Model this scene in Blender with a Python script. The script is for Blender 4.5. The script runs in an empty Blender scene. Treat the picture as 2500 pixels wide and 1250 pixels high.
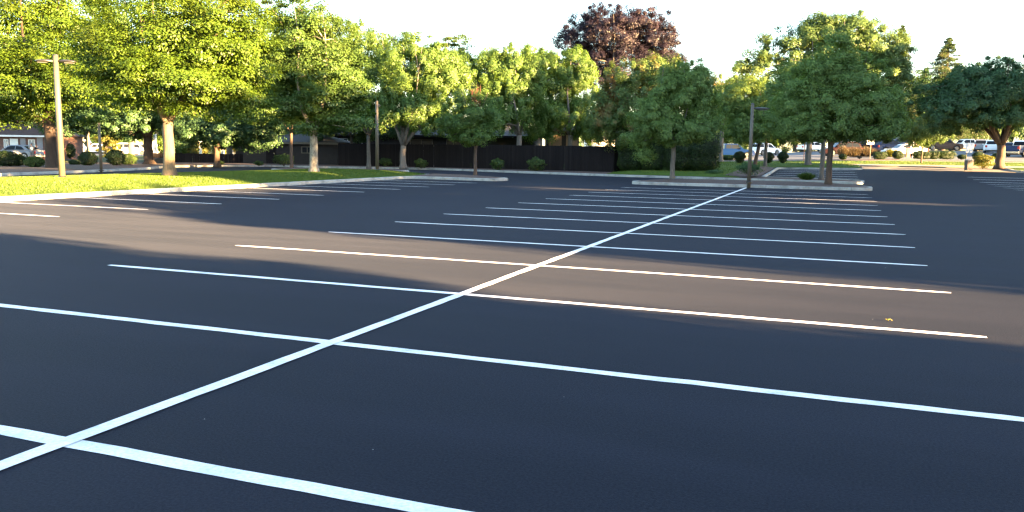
import bpy, bmesh, math, random
import numpy as np
from mathutils import Vector, Matrix
sc = bpy.context.scene
col = sc.collection
PI = math.pi; R = math.radians
sc.render.engine = 'CYCLES'
sc.cycles.use_denoising = True
try: sc.cycles.denoiser = 'OPENIMAGEDENOISE'
except Exception: pass
sc.cycles.max_bounces = 6; sc.cycles.diffuse_bounces = 3; sc.cycles.glossy_bounces = 2
sc.cycles.transmission_bounces = 3; sc.cycles.transparent_max_bounces = 6
sc.cycles.filter_width = 1.4

# ------------------------------------------------------------------ camera
F, CX, CY = 2026.0, 1250.0, 625.0            # focal length and centre, in pixels of the 2500 px wide photo
YAW, PIT, ROL = R(-21.07), R(7.29), R(0.79)
CAM = np.array([4.04, -3.38, 1.71])
def ray(px, py):
    x = (px-CX)/F; y = (py-CY)/F
    cr, sr = math.cos(ROL), math.sin(ROL)
    x, y = x*cr+y*sr, -x*sr+y*cr
    up = -y
    fw = math.cos(PIT)+up*math.sin(PIT); z = -math.sin(PIT)+up*math.cos(PIT)
    return np.array([x*math.cos(YAW)+fw*math.sin(YAW), -x*math.sin(YAW)+fw*math.cos(YAW), z]), fw
cam = bpy.data.objects.new('camera', bpy.data.cameras.new('camera')); col.objects.link(cam)
cam.data.sensor_width = 36; cam.data.lens = 36*F/2500; cam.data.clip_start = .1; cam.data.clip_end = 3000
c0 = Vector(ray(CX, CY)[0]).normalized(); cx = (Vector(ray(CX+1, CY)[0])-Vector(ray(CX, CY)[0])).normalized()
cy_ = c0.cross(cx).normalized(); cy_ = -cy_ if cy_.z < 0 else cy_
m = Matrix((cx, cy_, -c0)).transposed().to_4x4(); m.translation = Vector(CAM)
cam.matrix_world = m
sc.camera = cam

# ------------------------------------------------------------------ light
SUN_EL, SUN_AZ = R(10.5), R(100.0)           # azimuth clockwise from +Y
world = bpy.data.worlds.new('World'); sc.world = world; world.use_nodes = True
nt = world.node_tree; nt.nodes.clear()
sky = nt.nodes.new('ShaderNodeTexSky'); sky.sky_type = 'NISHITA'; sky.sun_disc = False
sky.sun_elevation = SUN_EL; sky.sun_rotation = SUN_AZ; sky.air_density = 1.0; sky.dust_density = 0.6; sky.ozone_density = 1.35
bg = nt.nodes.new('ShaderNodeBackground'); bg.inputs['Strength'].default_value = 0.05
wo = nt.nodes.new('ShaderNodeOutputWorld')
nt.links.new(sky.outputs[0], bg.inputs[0]); nt.links.new(bg.outputs[0], wo.inputs[0])
sd = Vector((math.sin(SUN_AZ)*math.cos(SUN_EL), math.cos(SUN_AZ)*math.cos(SUN_EL), math.sin(SUN_EL)))
sun = bpy.data.objects.new('sun', bpy.data.lights.new('sun', 'SUN')); col.objects.link(sun)
sun.data.energy = 5.0; sun.data.angle = R(0.5); sun.data.color = (1.0, .63, .27)
sun.rotation_euler = (-sd).to_track_quat('-Z', 'Y').to_euler(); sun.location = (30, -10, 40)
sc.view_settings.view_transform = 'Standard'; sc.view_settings.look = 'None'
sc.view_settings.exposure = 4.55; sc.view_settings.gamma = 1

# ------------------------------------------------------------------ terrain
RV = [(-1e4, 0), (52, 0), (56, .02), (60, .15), (70, .50), (80, .80), (88, 1.05), (100, 1.42), (115, 1.92), (133, 2.4), (200, 3.0), (1e4, 3.0)]
RVx = [a for a, b in RV]; RVy = [b for a, b in RV]
def T(u, v):
    t = np.clip((np.asarray(u, float)+35)/47.0, 0, 1)
    return np.interp(v, RVx, RVy)*(t*t*(3-2*t))
def at(px, d):
    """point of the world at photo column px (taken at the horizon) and depth d"""
    r, fw = ray(px, 366+(px-CX)*.0138); t = d/fw
    return CAM[0]+r[0]*t, CAM[1]+r[1]*t
def at3(px, py, d):
    r, fw = ray(px, py); t = d/fw
    return CAM+r*t
def hit(px, py, zo=0.0):
    """ground point seen at a photo pixel, ground raised by zo"""
    r, fw = ray(px, py); z = 0.0
    lo = 3.0
    prev = lo
    for t in np.arange(3, 400, .25):
        p = CAM+r*(t/fw)
        if p[2] <= T(p[0], p[1])+zo: break
        prev = t
    a, b = prev, t
    for _ in range(20):
        mdl = (a+b)/2; p = CAM+r*(mdl/fw)
        if p[2] <= T(p[0], p[1])+zo: b = mdl
        else: a = mdl
    p = CAM+r*(a/fw)
    return p[0], p[1], float(T(p[0], p[1]))+zo, a

# ------------------------------------------------------------------ materials
def newmat(name):
    mt = bpy.data.materials.new(name); mt.use_nodes = True
    n = mt.node_tree; b = n.nodes['Principled BSDF']
    return mt, n, b
def N(n, t, **kw):
    x = n.nodes.new(t)
    for k, v in kw.items(): setattr(x, k, v)
    return x
def noise(n, scale, detail=4, rough=.6, coord='Object', vec=None, stretch=None):
    tc = N(n, 'ShaderNodeTexCoord'); t = N(n, 'ShaderNodeTexNoise')
    t.inputs['Scale'].default_value = scale; t.inputs['Detail'].default_value = detail; t.inputs['Roughness'].default_value = rough
    src = tc.outputs[coord]
    if stretch:
        mp = N(n, 'ShaderNodeMapping'); mp.inputs['Scale'].default_value = stretch[0]; mp.inputs['Rotation'].default_value = stretch[1]
        n.links.new(src, mp.inputs[0]); src = mp.outputs[0]
    n.links.new(src, t.inputs['Vector'])
    return t.outputs['Fac']
def ramp(n, fac, stops):
    r = N(n, 'ShaderNodeValToRGB'); e = r.color_ramp.elements
    while len(e) < len(stops): e.new(.5)
    for i, (p, c) in enumerate(stops): e[i].position = p; e[i].color = (*c, 1)
    n.links.new(fac, r.inputs[0]); return r.outputs[0]
def mixc(n, fac, a, b, mode='MIX'):
    x = N(n, 'ShaderNodeMix', data_type='RGBA', blend_type=mode)
    if isinstance(fac, float): x.inputs[0].default_value = fac
    else: n.links.new(fac, x.inputs[0])
    for s, i in ((a, 6), (b, 7)):
        if isinstance(s, tuple): x.inputs[i].default_value = (*s, 1)
        else: n.links.new(s, x.inputs[i])
    return x.outputs[2]
def bump(n, b, fac, strength, dist=.01):
    bp = N(n, 'ShaderNodeBump'); bp.inputs['Strength'].default_value = strength; bp.inputs['Distance'].default_value = dist
    n.links.new(fac, bp.inputs['Height']); n.links.new(bp.outputs[0], b.inputs['Normal'])
def pmat(name, c, rough=.6, var=.15, scale=6, metal=0, bmp=0, spec=.5, coat=0):
    mt, n, b = newmat(name)
    f = noise(n, scale)
    lo = tuple(x*(1-var) for x in c); hi = tuple(min(1, x*(1+var)) for x in c)
    n.links.new(ramp(n, f, [(.3, lo), (.7, hi)]), b.inputs['Base Color'])
    b.inputs['Roughness'].default_value = rough; b.inputs['Metallic'].default_value = metal
    b.inputs['Specular IOR Level'].default_value = spec; b.inputs['Coat Weight'].default_value = coat
    if bmp: bump(n, b, noise(n, scale*6), bmp)
    return mt
def leafmat(name, c1, c2, c3=None, trans=.35, scale=.35):
    """leaves: colour varies leaf by leaf and branch by branch; part of the light passes through"""
    mt = bpy.data.materials.new(name); mt.use_nodes = True; n = mt.node_tree; n.nodes.clear()
    g = N(n, 'ShaderNodeNewGeometry')
    c = ramp(n, g.outputs['Random Per Island'], [(0, tuple(x*.75 for x in c1)), (.5, c1), (1, c2)])
    f = noise(n, scale, 3)
    if c3: c = mixc(n, ramp(n, f, [(.52, (0, 0, 0)), (.68, (1, 1, 1))]), c, c3)
    d = N(n, 'ShaderNodeBsdfDiffuse'); t = N(n, 'ShaderNodeBsdfTranslucent'); gl = N(n, 'ShaderNodeBsdfGlossy'); gl.inputs['Roughness'].default_value = .45
    gl.inputs['Color'].default_value = (.8, .8, .8, 1)
    n.links.new(c, d.inputs[0]); n.links.new(mixc(n, 1.0, c, (1.3, 1.25, .5), 'MULTIPLY'), t.inputs[0])
    m1 = N(n, 'ShaderNodeMixShader'); m1.inputs[0].default_value = trans; m2 = N(n, 'ShaderNodeMixShader'); m2.inputs[0].default_value = .02
    n.links.new(d.outputs[0], m1.inputs[1]); n.links.new(t.outputs[0], m1.inputs[2])
    n.links.new(m1.outputs[0], m2.inputs[1]); n.links.new(gl.outputs[0], m2.inputs[2])
    o = N(n, 'ShaderNodeOutputMaterial'); n.links.new(m2.outputs[0], o.inputs[0])
    return mt
def barkmat(name, c, patch=None):
    mt, n, b = newmat(name)
    f = noise(n, 5, 6, .7, stretch=((3, 3, .7), (0, 0, 0)))
    cc = ramp(n, f, [(.3, tuple(x*.55 for x in c)), (.6, c), (.8, tuple(min(1, x*1.25) for x in c))])
    if patch:
        f2 = noise(n, 3.2, 2, .5, stretch=((2.2, 2.2, 1.4), (0, 0, 0)))
        cc = mixc(n, ramp(n, f2, [(.50, (0, 0, 0)), (.56, (1, 1, 1))]), cc, patch)
    n.links.new(cc, b.inputs['Base Color']); b.inputs['Roughness'].default_value = .9
    bump(n, b, f, .8, .03); return mt

M = {}
def mk_asphalt():
    mt, n, b = newmat('asphalt_sealed')
    big = noise(n, .22, 4, .55, stretch=((.35, 1, 1), (0, 0, R(12))))
    fine = noise(n, 60, 3, .7); sw = noise(n, .7, 3, .5, stretch=((.25, 1.6, 1), (0, 0, R(-35))))
    c = ramp(n, big, [(.3, (.0082, .0104, .0190)), (.7, (.0128, .0152, .0262))])
    c = mixc(n, .5, c, ramp(n, sw, [(.42, (.0056, .0075, .0142)), (.60, (.0148, .0170, .0275))]))
    c = mixc(n, .35, c, ramp(n, fine, [(.35, (.007, .0085, .013)), (.72, (.040, .043, .053))]))
    n.links.new(c, b.inputs['Base Color'])
    rr = N(n, 'ShaderNodeMapRange'); rr.inputs[3].default_value = .80; rr.inputs[4].default_value = .95
    n.links.new(sw, rr.inputs[0]); n.links.new(rr.outputs[0], b.inputs['Roughness'])
    b.inputs['Specular IOR Level'].default_value = .07
    if 'Diffuse Roughness' in b.inputs: b.inputs['Diffuse Roughness'].default_value = 1.0
    bump(n, b, noise(n, 110, 2, .7), .55, .006)
    return mt
M['asphalt'] = mk_asphalt()
M['old_asphalt'] = pmat('old_asphalt', (.055, .058, .066), .85, .15, 1.5)
def mk_paint():
    mt, n, b = newmat('white_road_paint')
    f = noise(n, 2.2, 5, .65); f2 = noise(n, 45, 2, .6)
    c = ramp(n, f, [(.28, (.46, .45, .44)), (.40, (.70, .67, .65)), (.52, (.86, .79, .73)), (.8, (.92, .86, .80))])
    c = mixc(n, .35, c, ramp(n, f2, [(.3, (.3, .3, .3)), (.6, (.9, .9, .9))]), 'MULTIPLY')
    n.links.new(c, b.inputs['Base Color']); b.inputs['Roughness'].default_value = .7; return mt
M['paint'] = mk_paint()
def mk_concrete(name, c):
    mt, n, b = newmat(name)
    f = noise(n, 1.3, 6, .7); f2 = noise(n, 20, 3)
    cc = ramp(n, f, [(.3, tuple(x*.42 for x in c)), (.5, tuple(x*.9 for x in c)), (.72, tuple(x*1.15 for x in c))])
    cc = mixc(n, .4, cc, ramp(n, f2, [(.3, (.45, .43, .4)), (.7, (1, 1, 1))]), 'MULTIPLY')
    n.links.new(cc, b.inputs['Base Color']); b.inputs['Roughness'].default_value = .88
    bump(n, b, f2, .4, .01); return mt
M['kerb'] = mk_concrete('kerb_concrete', (.36, .36, .34))
M['walk'] = mk_concrete('walk_concrete', (.30, .245, .18))
def mk_lawn(name, a, b_, sc1=.6):
    mt, n, b = newmat(name)
    f = noise(n, sc1, 5, .65, stretch=((1, .5, 1), (0, 0, R(20)))); f2 = noise(n, 22, 4, .7)
    c = ramp(n, f, [(.3, a), (.7, b_)])
    c = mixc(n, .55, c, ramp(n, f2, [(.3, (.5, .5, .45)), (.7, (1.2, 1.2, 1.1))]), 'MULTIPLY')
    n.links.new(c, b.inputs['Base Color']); b.inputs['Roughness'].default_value = .95; b.inputs['Specular IOR Level'].default_value = .1
    bump(n, b, f2, .9, .05); return mt
M['apron'] = mk_concrete('apron_concrete', (.17, .135, .10))
M['lawn'] = mk_lawn('lawn', (.055, .098, .016), (.088, .130, .022))
M['field'] = mk_lawn('rough_ground', (.06, .07, .03), (.09, .085, .04), .2)
M['mulch'] = pmat('bark_mulch', (.075, .042, .032), .95, .45, 14, bmp=1)
M['blade'] = leafmat('grass_blade', (.060, .105, .015), (.100, .145, .024), trans=.3)
M['bark_pale'] = barkmat('bark_pale', (.13, .10, .065))
M['bark_plane'] = barkmat('bark_mottled', (.20, .18, .15), (.27, .245, .20))
M['bark_brown'] = barkmat('bark_brown', (.075, .048, .034))
M['bark_shaded'] = barkmat('bark_shaded', (.042, .027, .020))  # brown bark darkened to stand for shade on the corner tree's trunk
M['bark_grey'] = barkmat('bark_grey', (.13, .115, .10))
M['twig'] = barkmat('bark_red_twig', (.25, .10, .06))
M['leaf_bright'] = leafmat('leaf_bright', (.052, .098, .010), (.082, .128, .013), (.07, .10, .010))
M['leaf_mid'] = leafmat('leaf_mid', (.058, .112, .026), (.085, .138, .030), (.065, .10, .022))
M['leaf_pear'] = leafmat('leaf_pear', (.078, .145, .034), (.115, .175, .038), trans=.42)
M['leaf_pear_red'] = leafmat('leaf_pear_turning', (.075, .125, .034), (.11, .15, .036), (.19, .11, .04), scale=.6)
M['leaf_soft'] = leafmat('leaf_soft', (.105, .175, .046), (.15, .215, .052))
M['leaf_dark'] = leafmat('leaf_dark', (.050, .105, .045), (.070, .135, .052))
M['leaf_ash'] = leafmat('leaf_ash', (.075, .130, .042), (.105, .160, .050), (.09, .125, .035))
M['leaf_conifer'] = leafmat('leaf_conifer', (.042, .072, .032), (.065, .095, .042), (.08, .08, .045))
M['leaf_copper'] = leafmat('leaf_copper', (.016, .0125, .021), (.024, .0155, .024), (.028, .0165, .022), trans=.1)
M['leaf_hedge'] = leafmat('leaf_hedge', (.022, .042, .014), (.035, .062, .018))
M['leaf_bush'] = leafmat('leaf_bush', (.045, .08, .02), (.07, .11, .026))
M['leaf_gold'] = leafmat('leaf_gold', (.08, .085, .012), (.12, .115, .018))
M['straw'] = leafmat('straw', (.075, .056, .040), (.12, .088, .062))
M['dry_leaf'] = pmat('yellow_leaf', (.55, .45, .05), .5)
M['pole'] = pmat('pole_paint', (.085, .072, .052), .5, .12, 3, spec=.4)
M['dark_metal'] = pmat('dark_metal', (.02, .018, .016), .4)
M['lens'] = pmat('lamp_lens', (.12, .12, .11), .3)
def mk_boards():
    mt, n, b = newmat('dark_stained_wood'); g = N(n, 'ShaderNodeNewGeometry')
    f = noise(n, 6, 5, .7, stretch=((5, 5, .5), (0, 0, 0)))
    c = mixc(n, .6, ramp(n, g.outputs['Random Per Island'], [(0, (.005, .004, .0045)), (.8, (.012, .0095, .010)), (1, (.022, .018, .017))]), ramp(n, f, [(.3, (.004, .0035, .004)), (.7, (.016, .012, .012))]))
    n.links.new(c, b.inputs['Base Color']); b.inputs['Roughness'].default_value = .9; b.inputs['Specular IOR Level'].default_value = .15; return mt
M['fence'] = mk_boards()
M['fence_rail'] = pmat('weathered_rail', (.10, .085, .06), .85, .2)
M['brick'] = None
def mk_brick():
    mt, n, b = newmat('brick'); tc = N(n, 'ShaderNodeTexCoord'); t = N(n, 'ShaderNodeTexBrick')
    t.inputs['Color1'].default_value = (.10, .04, .028, 1); t.inputs['Color2'].default_value = (.14, .06, .04, 1); t.inputs['Mortar'].default_value = (.14, .12, .11, 1)
    t.inputs['Scale'].default_value = 4; sp = N(n, 'ShaderNodeSeparateXYZ'); ad = N(n, 'ShaderNodeMath'); cb = N(n, 'ShaderNodeCombineXYZ')
    n.links.new(tc.outputs['Object'], sp.inputs[0]); n.links.new(sp.outputs[0], ad.inputs[0]); n.links.new(sp.outputs[1], ad.inputs[1]); n.links.new(ad.outputs[0], cb.inputs[0]); n.links.new(sp.outputs[2], cb.inputs[1]); n.links.new(cb.outputs[0], t.inputs[0]); n.links.new(t.outputs[0], b.inputs['Base Color'])
    b.inputs['Roughness'].default_value = .9; return mt
M['brick'] = mk_brick()
M['roof_brown'] = pmat('brown_shingles', (.055, .030, .025), .9, .25, 8)
M['roof_grey'] = pmat('grey_shingles', (.05, .05, .053), .9, .25, 8)
M['white_trim'] = pmat('white_trim', (.68, .66, .62), .6, .05)
M['dark_wall'] = pmat('dark_siding', (.015, .012, .011), .9, .25, 3)
M['tan_wall'] = pmat('tan_panel', (.16, .11, .065), .8, .08)
M['grey_wall'] = pmat('grey_wall', (.22, .22, .24), .85, .1)
M['glass'] = pmat('window_glass', (.012, .015, .02), .12, .1, spec=.08)
M['glass_pale'] = pmat('pale_glass', (.22, .25, .27), .12, .1, spec=.8)
M['tyre'] = pmat('rubber', (.02, .02, .02), .85)
M['rim'] = pmat('alloy', (.55, .55, .56), .3, .1, metal=.7)
M['chrome'] = pmat('chrome', (.6, .6, .6), .2, .1, metal=.9)
M['black_plastic'] = pmat('black_plastic', (.025, .025, .027), .5)
M['red_lamp'] = pmat('red_lamp', (.45, .02, .02), .2)
M['clear_lamp'] = pmat('clear_lamp', (.7, .7, .65), .15)
def carpaint(name, c, metal=.0): return pmat(name, c, .35, .03, 2, metal=metal, spec=.10, coat=.0)
M['car_white'] = carpaint('white_car_paint', (.78, .77, .74))
M['car_silver'] = carpaint('silver_car_paint', (.20, .21, .23), .2)
M['car_blue'] = carpaint('blue_car_paint', (.001, .012, .060))
M['car_navy'] = carpaint('navy_car_paint', (.02, .035, .08))
M['car_brown'] = carpaint('brown_car_paint', (.07, .05, .042), .1)
M['car_black'] = carpaint('black_car_paint', (.015, .015, .018))
M['car_maroon'] = carpaint('maroon_car_paint', (.020, .009, .011))
M['car_grey'] = carpaint('grey_car_paint', (.12, .13, .15), .2)
M['skin'] = pmat('skin', (.25, .13, .08), .5)
M['cloth_white'] = pmat('white_cloth', (.20, .215, .25), .9)
M['cloth_grey'] = pmat('pale_grey_cloth', (.15, .155, .17), .9)
M['sign_white'] = pmat('sign_white', (.62, .62, .62), .5, .04)
M['orange_wood'] = pmat('orange_box', (.42, .17, .07), .7)
M['bin'] = pmat('bin_brown', (.075, .062, .055), .8)

# ------------------------------------------------------------------ mesh helpers
class MB:
    def __init__(s): s.v = []; s.f = []; s.m = []
    def add(s, vs, fs, mi=0):
        o = len(s.v); s.v += [tuple(map(float, p)) for p in vs]; s.f += [tuple(i+o for i in f) for f in fs]; s.m += [mi]*len(fs); return s
    def box(s, a, b, mi=0):
        x0, y0, z0 = a; x1, y1, z1 = b
        return s.add([(x0, y0, z0), (x1, y0, z0), (x1, y1, z0), (x0, y1, z0), (x0, y0, z1), (x1, y0, z1), (x1, y1, z1), (x0, y1, z1)],
                     [(0, 3, 2, 1), (4, 5, 6, 7), (0, 1, 5, 4), (1, 2, 6, 5), (2, 3, 7, 6), (3, 0, 4, 7)], mi)
    def tube(s, pts, rads, n=10, mi=0, lump=0, rng=None):
        pts = [Vector(p) for p in pts]; vs = []
        for i, p in enumerate(pts):
            d = (pts[min(i+1, len(pts)-1)]-pts[max(i-1, 0)]).normalized()
            a = d.orthogonal() if abs(d.z) < .98 else Vector((1, 0, 0))
            a = (a-d*a.dot(d)).normalized(); ref = Vector((1, 0, 0)) if abs(d.x) < .9 else Vector((0, 1, 0))
            a = (ref-d*ref.dot(d)).normalized(); b = d.cross(a)
            for k in range(n):
                t = 2*PI*k/n; r = rads[i]*(1+(lump*math.sin(3*t+i*.7)*.5+lump*math.sin(5*t-i)*.5 if lump else 0))
                vs.append(p+a*math.cos(t)*r+b*math.sin(t)*r)
        fs = [(i*n+k, i*n+(k+1) % n, (i+1)*n+(k+1) % n, (i+1)*n+k) for i in range(len(pts)-1) for k in range(n)]
        fs.append(tuple(range(n))[::-1]); fs.append(tuple((len(pts)-1)*n+k for k in range(n)))
        return s.add(vs, fs, mi)
    def lathe(s, prof, n=20, mi=0, axis='z', c=(0, 0, 0)):
        vs = []
        for r, h in prof:
            for k in range(n):
                t = 2*PI*k/n; q = (r*math.cos(t), r*math.sin(t), h)
                if axis == 'y': q = (q[0], q[2], q[1])
                vs.append((q[0]+c[0], q[1]+c[1], q[2]+c[2]))
        fs = [(i*n+k, i*n+(k+1) % n, (i+1)*n+(k+1) % n, (i+1)*n+k) for i in range(len(prof)-1) for k in range(n)]
        fs.append(tuple(range(n))[::-1]); fs.append(tuple((len(prof)-1)*n+k for k in range(n)))
        return s.add(vs, fs, mi)
    def build(s, name, mats, parent=None, smooth=False):
        me = bpy.data.meshes.new(name); me.from_pydata(s.v, [], s.f)
        if not isinstance(mats, (list, tuple)): mats = [mats]
        for x in mats: me.materials.append(x)
        if len(mats) > 1: me.polygons.foreach_set('material_index', s.m)
        bm = bmesh.new(); bm.from_mesh(me); bmesh.ops.recalc_face_normals(bm, faces=bm.faces); bm.to_mesh(me); bm.free()
        if smooth: me.polygons.foreach_set('use_smooth', [True]*len(me.polygons))
        me.update()
        o = bpy.data.objects.new(name, me); col.objects.link(o)
        if parent is not None: o.parent = parent
        return o
def np_mesh(name, V, k, mat, parent=None):
    """V: (n*k,3) vertices of n separate k-sided faces"""
    V = np.ascontiguousarray(V, dtype=np.float32); nv = len(V); nf = nv//k
    me = bpy.data.meshes.new(name); me.vertices.add(nv); me.vertices.foreach_set('co', V.ravel())
    me.loops.add(nv); me.loops.foreach_set('vertex_index', np.arange(nv, dtype=np.int32))
    me.polygons.add(nf); me.polygons.foreach_set('loop_start', np.arange(0, nv, k, dtype=np.int32))
    try: me.polygons.foreach_set('loop_total', np.full(nf, k, dtype=np.int32))
    except Exception: pass
    me.materials.append(mat); me.update(calc_edges=True)
    o = bpy.data.objects.new(name, me); col.objects.link(o)
    if parent is not None: o.parent = parent
    return o
def tag(o, label=None, cat=None, group=None, kind=None):
    if label: o['label'] = label
    if cat: o['category'] = cat
    if group: o['group'] = group
    if kind: o['kind'] = kind
    return o
def empty(name, loc=(0, 0, 0), rz=0, label=None, cat=None, group=None):
    o = bpy.data.objects.new(name, None); col.objects.link(o); o.empty_display_size = .3
    o.location = loc; o.rotation_euler = (0, 0, rz); return tag(o, label, cat, group)
def struct(o): o['kind'] = 'structure'; return o
def inpoly(x, y, P):
    P = np.asarray(P, float); r = np.zeros(np.shape(x), bool); n = len(P)
    for i in range(n):
        x0, y0 = P[i]; x1, y1 = P[(i+1) % n]
        c = ((y0 > y) != (y1 > y)) & (x < (x1-x0)*(y-y0)/((y1-y0) if y1 != y0 else 1e-9)+x0)
        r ^= c
    return r
def polydist(x, y, P):
    d = np.full(np.shape(x), 1e9); n = len(P)
    for i in range(n):
        ax, ay = P[i]; bx, by = P[(i+1) % n]
        t = np.clip(((x-ax)*(bx-ax)+(y-ay)*(by-ay))/max(1e-9, (bx-ax)**2+(by-ay)**2), 0, 1)
        d = np.minimum(d, np.hypot(x-ax-t*(bx-ax), y-ay-t*(by-ay)))
    return d
def roundpoly(P, r=.6, n=5):
    """round the corners of a polygon"""
    out = []; L = len(P)
    for i in range(L):
        p = Vector(P[i]); a = Vector(P[i-1]); b = Vector(P[(i+1) % L])
        ra = min(r, (a-p).length*.45); rb = min(r, (b-p).length*.45)
        q0 = p+(a-p).normalized()*ra; q1 = p+(b-p).normalized()*rb
        for k in range(n+1):
            t = k/n; out.append(tuple(q0*(1-t)**2+p*2*t*(1-t)+q1*t*t))
    return out
def bed(name, P, mat, h=.13, mound=.15, step=.45, inner=.12, reach=1.5, zf=None):
    """a filled, gently mounded bed inside a polygon: clipped triangulated sheet following the terrain"""
    bm = bmesh.new(); vs = [bm.verts.new((x, y, 0)) for x, y in P]; f = bm.faces.new(vs)
    xs = [p[0] for p in P]; ys = [p[1] for p in P]
    for ax, lo, hi in ((0, min(xs), max(xs)), (1, min(ys), max(ys))):
        st = max(step, (hi-lo)/90)
        k = lo+st
        while k < hi:
            co = (k, 0, 0) if ax == 0 else (0, k, 0); no = (1, 0, 0) if ax == 0 else (0, 1, 0)
            bmesh.ops.bisect_plane(bm, geom=bm.verts[:]+bm.edges[:]+bm.faces[:], plane_co=co, plane_no=no); k += st
    X = np.array([v.co.x for v in bm.verts]); Y = np.array([v.co.y for v in bm.verts])
    d = polydist(X, Y, P); Z = T(X, Y)+h+mound*np.clip(d/reach, 0, 1)*(2-np.clip(d/reach, 0, 1))
    if zf: Z = zf(X, Y)+.006+.05*np.clip(d/.8, 0, 1)
    for v, z in zip(bm.verts, Z): v.co.z = z
    me = bpy.data.meshes.new(name); bm.normal_update(); bm.to_mesh(me); bm.free(); me.materials.append(mat)
    me.polygons.foreach_set('use_smooth', [True]*len(me.polygons))
    o = bpy.data.objects.new(name, me); col.objects.link(o); struct(o)
    if sum(p.normal.z for p in me.polygons) < 0: me.flip_normals()
    return o
def kerb(name, L, closed=False, w=.15, h=.15, side=1, seg=3.0, mat=None):
    """kerb stones along a polyline, outer face on the line, width to the left (side=1) or right"""
    P = [Vector(p) for p in L]
    if closed: P.append(P[0])
    mb = MB(); dist = 0; n = len(P)
    nor = []
    for i in range(n):
        if closed and i in (0, n-1): d = (P[1]-P[0]).normalized()+(P[-1]-P[-2]).normalized()
        else: d = (P[min(i+1, n-1)]-P[i]).normalized()*(i < n-1)+(P[i]-P[max(i-1, 0)]).normalized()*(i > 0)
        d.normalize(); nor.append(Vector((-d.y, d.x))*side)
    # resample into stones
    pts = []
    for i in range(n-1):
        Ls = (P[i+1]-P[i]).length; k = max(1, int(math.ceil(Ls/1.0)))
        for j in range(k):
            t = j/k; pts.append((P[i].lerp(P[i+1], t), nor[i].lerp(nor[i+1], t)))
    pts.append((P[-1], nor[-1]))
    acc = 0; rng = random.Random(5)
    for i in range(len(pts)-1):
        (a, na), (b, nb) = pts[i], pts[i+1]
        Ls = (b-a).length
        if Ls < 1e-6: continue
        acc += Ls; e = .022 if acc >= seg else 0
        if e: acc = 0
        d = (b-a)/Ls; b2 = b-d*e
        j = rng.uniform(-.004, .004)
        prof = [(-.02, -.12), (0, h-.03), (.025, h), (w, h), (w, -.12)]
        vs = []
        for q, nn in ((a, na), (b2, nb)):
            z = float(T(q.x, q.y))
            for o_, zz in prof: vs.append((q.x+nn.x*o_, q.y+nn.y*o_, z+zz+(j if zz > 0 else 0)))
        m_ = len(prof)
        mb.add(vs, [(k, k+1, m_+k+1, m_+k) for k in range(m_-1)]+[tuple(range(m_)), tuple(range(m_, 2*m_))])
    return struct(mb.build(name, mat or M['kerb']))
def sheet(name, u0, u1, v0, v1, du, dv, zoff, mat, parent=None, skirt=False):
    us = np.linspace(u0, u1, max(2, int(round((u1-u0)/du))+1)); vs = np.linspace(v0, v1, max(2, int(round((v1-v0)/dv))+1))
    U, V = np.meshgrid(us, vs); Z = T(U, V)+zoff
    pts = list(zip(U.ravel(), V.ravel(), Z.ravel())); w = len(us)
    fs = [(j*w+i, j*w+i+1, (j+1)*w+i+1, (j+1)*w+i) for j in range(len(vs)-1) for i in range(w-1)]
    mb = MB().add(pts, fs)
    if skirt:
        n = len(vs); ring = [i for i in range(w)]+[j*w+w-1 for j in range(1, n)]+[(n-1)*w+i for i in range(w-2, -1, -1)]+[j*w for j in range(n-2, 0, -1)]
        rp = [pts[i] for i in ring]; k = len(rp)
        mb.add(rp+[(x, y, z-.35) for x, y, z in rp], [(i, (i+1) % k, k+(i+1) % k, k+i) for i in range(k)])
    return mb.build(name, mat, parent, smooth=not skirt)

# ------------------------------------------------------------------ ground, lot, markings
def ground():
    us = np.concatenate([np.array([-1500, -900, -500, -300, -200]), np.arange(-150, 150, 5), np.array([150, 200, 300, 500, 900, 1500])])
    vs = np.concatenate([np.array([-900, -400, -200]), np.arange(-120, 200, 4), np.array([200, 260, 350, 500, 900, 1800])])
    U, V = np.meshgrid(us, vs); Z = T(U, V)-.05; w = len(us)
    o = MB().add(list(zip(U.ravel(), V.ravel(), Z.ravel())), [(j*w+i, j*w+i+1, (j+1)*w+i+1, (j+1)*w+i) for j in range(len(vs)-1) for i in range(w-1)]).build('ground', M['field'], smooth=True)
    struct(o)
ground()
lot = struct(sheet('parking_lot', -48, 40, -60, 70.3, 2, 1.6285, 0, M['asphalt']))
rng = random.Random(3)
W = .060
def line(a, b, w=W, z=.004):
    """one painted line, slightly wavering edges and blunt ends"""
    a = Vector(a); b = Vector(b); L = (b-a).length; n = max(2, int(L/.25)); d = (b-a)/L; nn = Vector((-d.y, d.x)); vs = []
    for i in range(n+1):
        p = a+d*(L*i/n); e = .55 if i in (0, n) else 1
        wl = w*e+rng.uniform(-.007, .006); wr = w*e+rng.uniform(-.007, .006)
        if i in (0,): p2 = p+d*.02
        wob = rng.uniform(-.003, .003)
        for s_, ww in ((1, wl), (-1, wr)):
            q = p+nn*(s_*ww+wob); vs.append((q.x, q.y, float(T(q.x, q.y))+z))
    MB().add(vs, [(2*i, 2*i+1, 2*i+3, 2*i+2) for i in range(n)]).build('painted_line', M['paint'], lot)
S = 2.74
line((0, -8), (0, 39.5), W*1.02, .009)
for k in range(-1, 14): line((-5.5+rng.uniform(-.06, .06), k*S), (5.5+rng.uniform(-.06, .06), k*S))
for k in range(1, 14): line((-18.52, k*S+rng.uniform(-.05, .05)), (-12.9+rng.uniform(-.08, .08), k*S))
for v in (57.5, 60.25, 63.0, 65.75, 68.4): line((-.15, v), (5.6, v))
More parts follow.
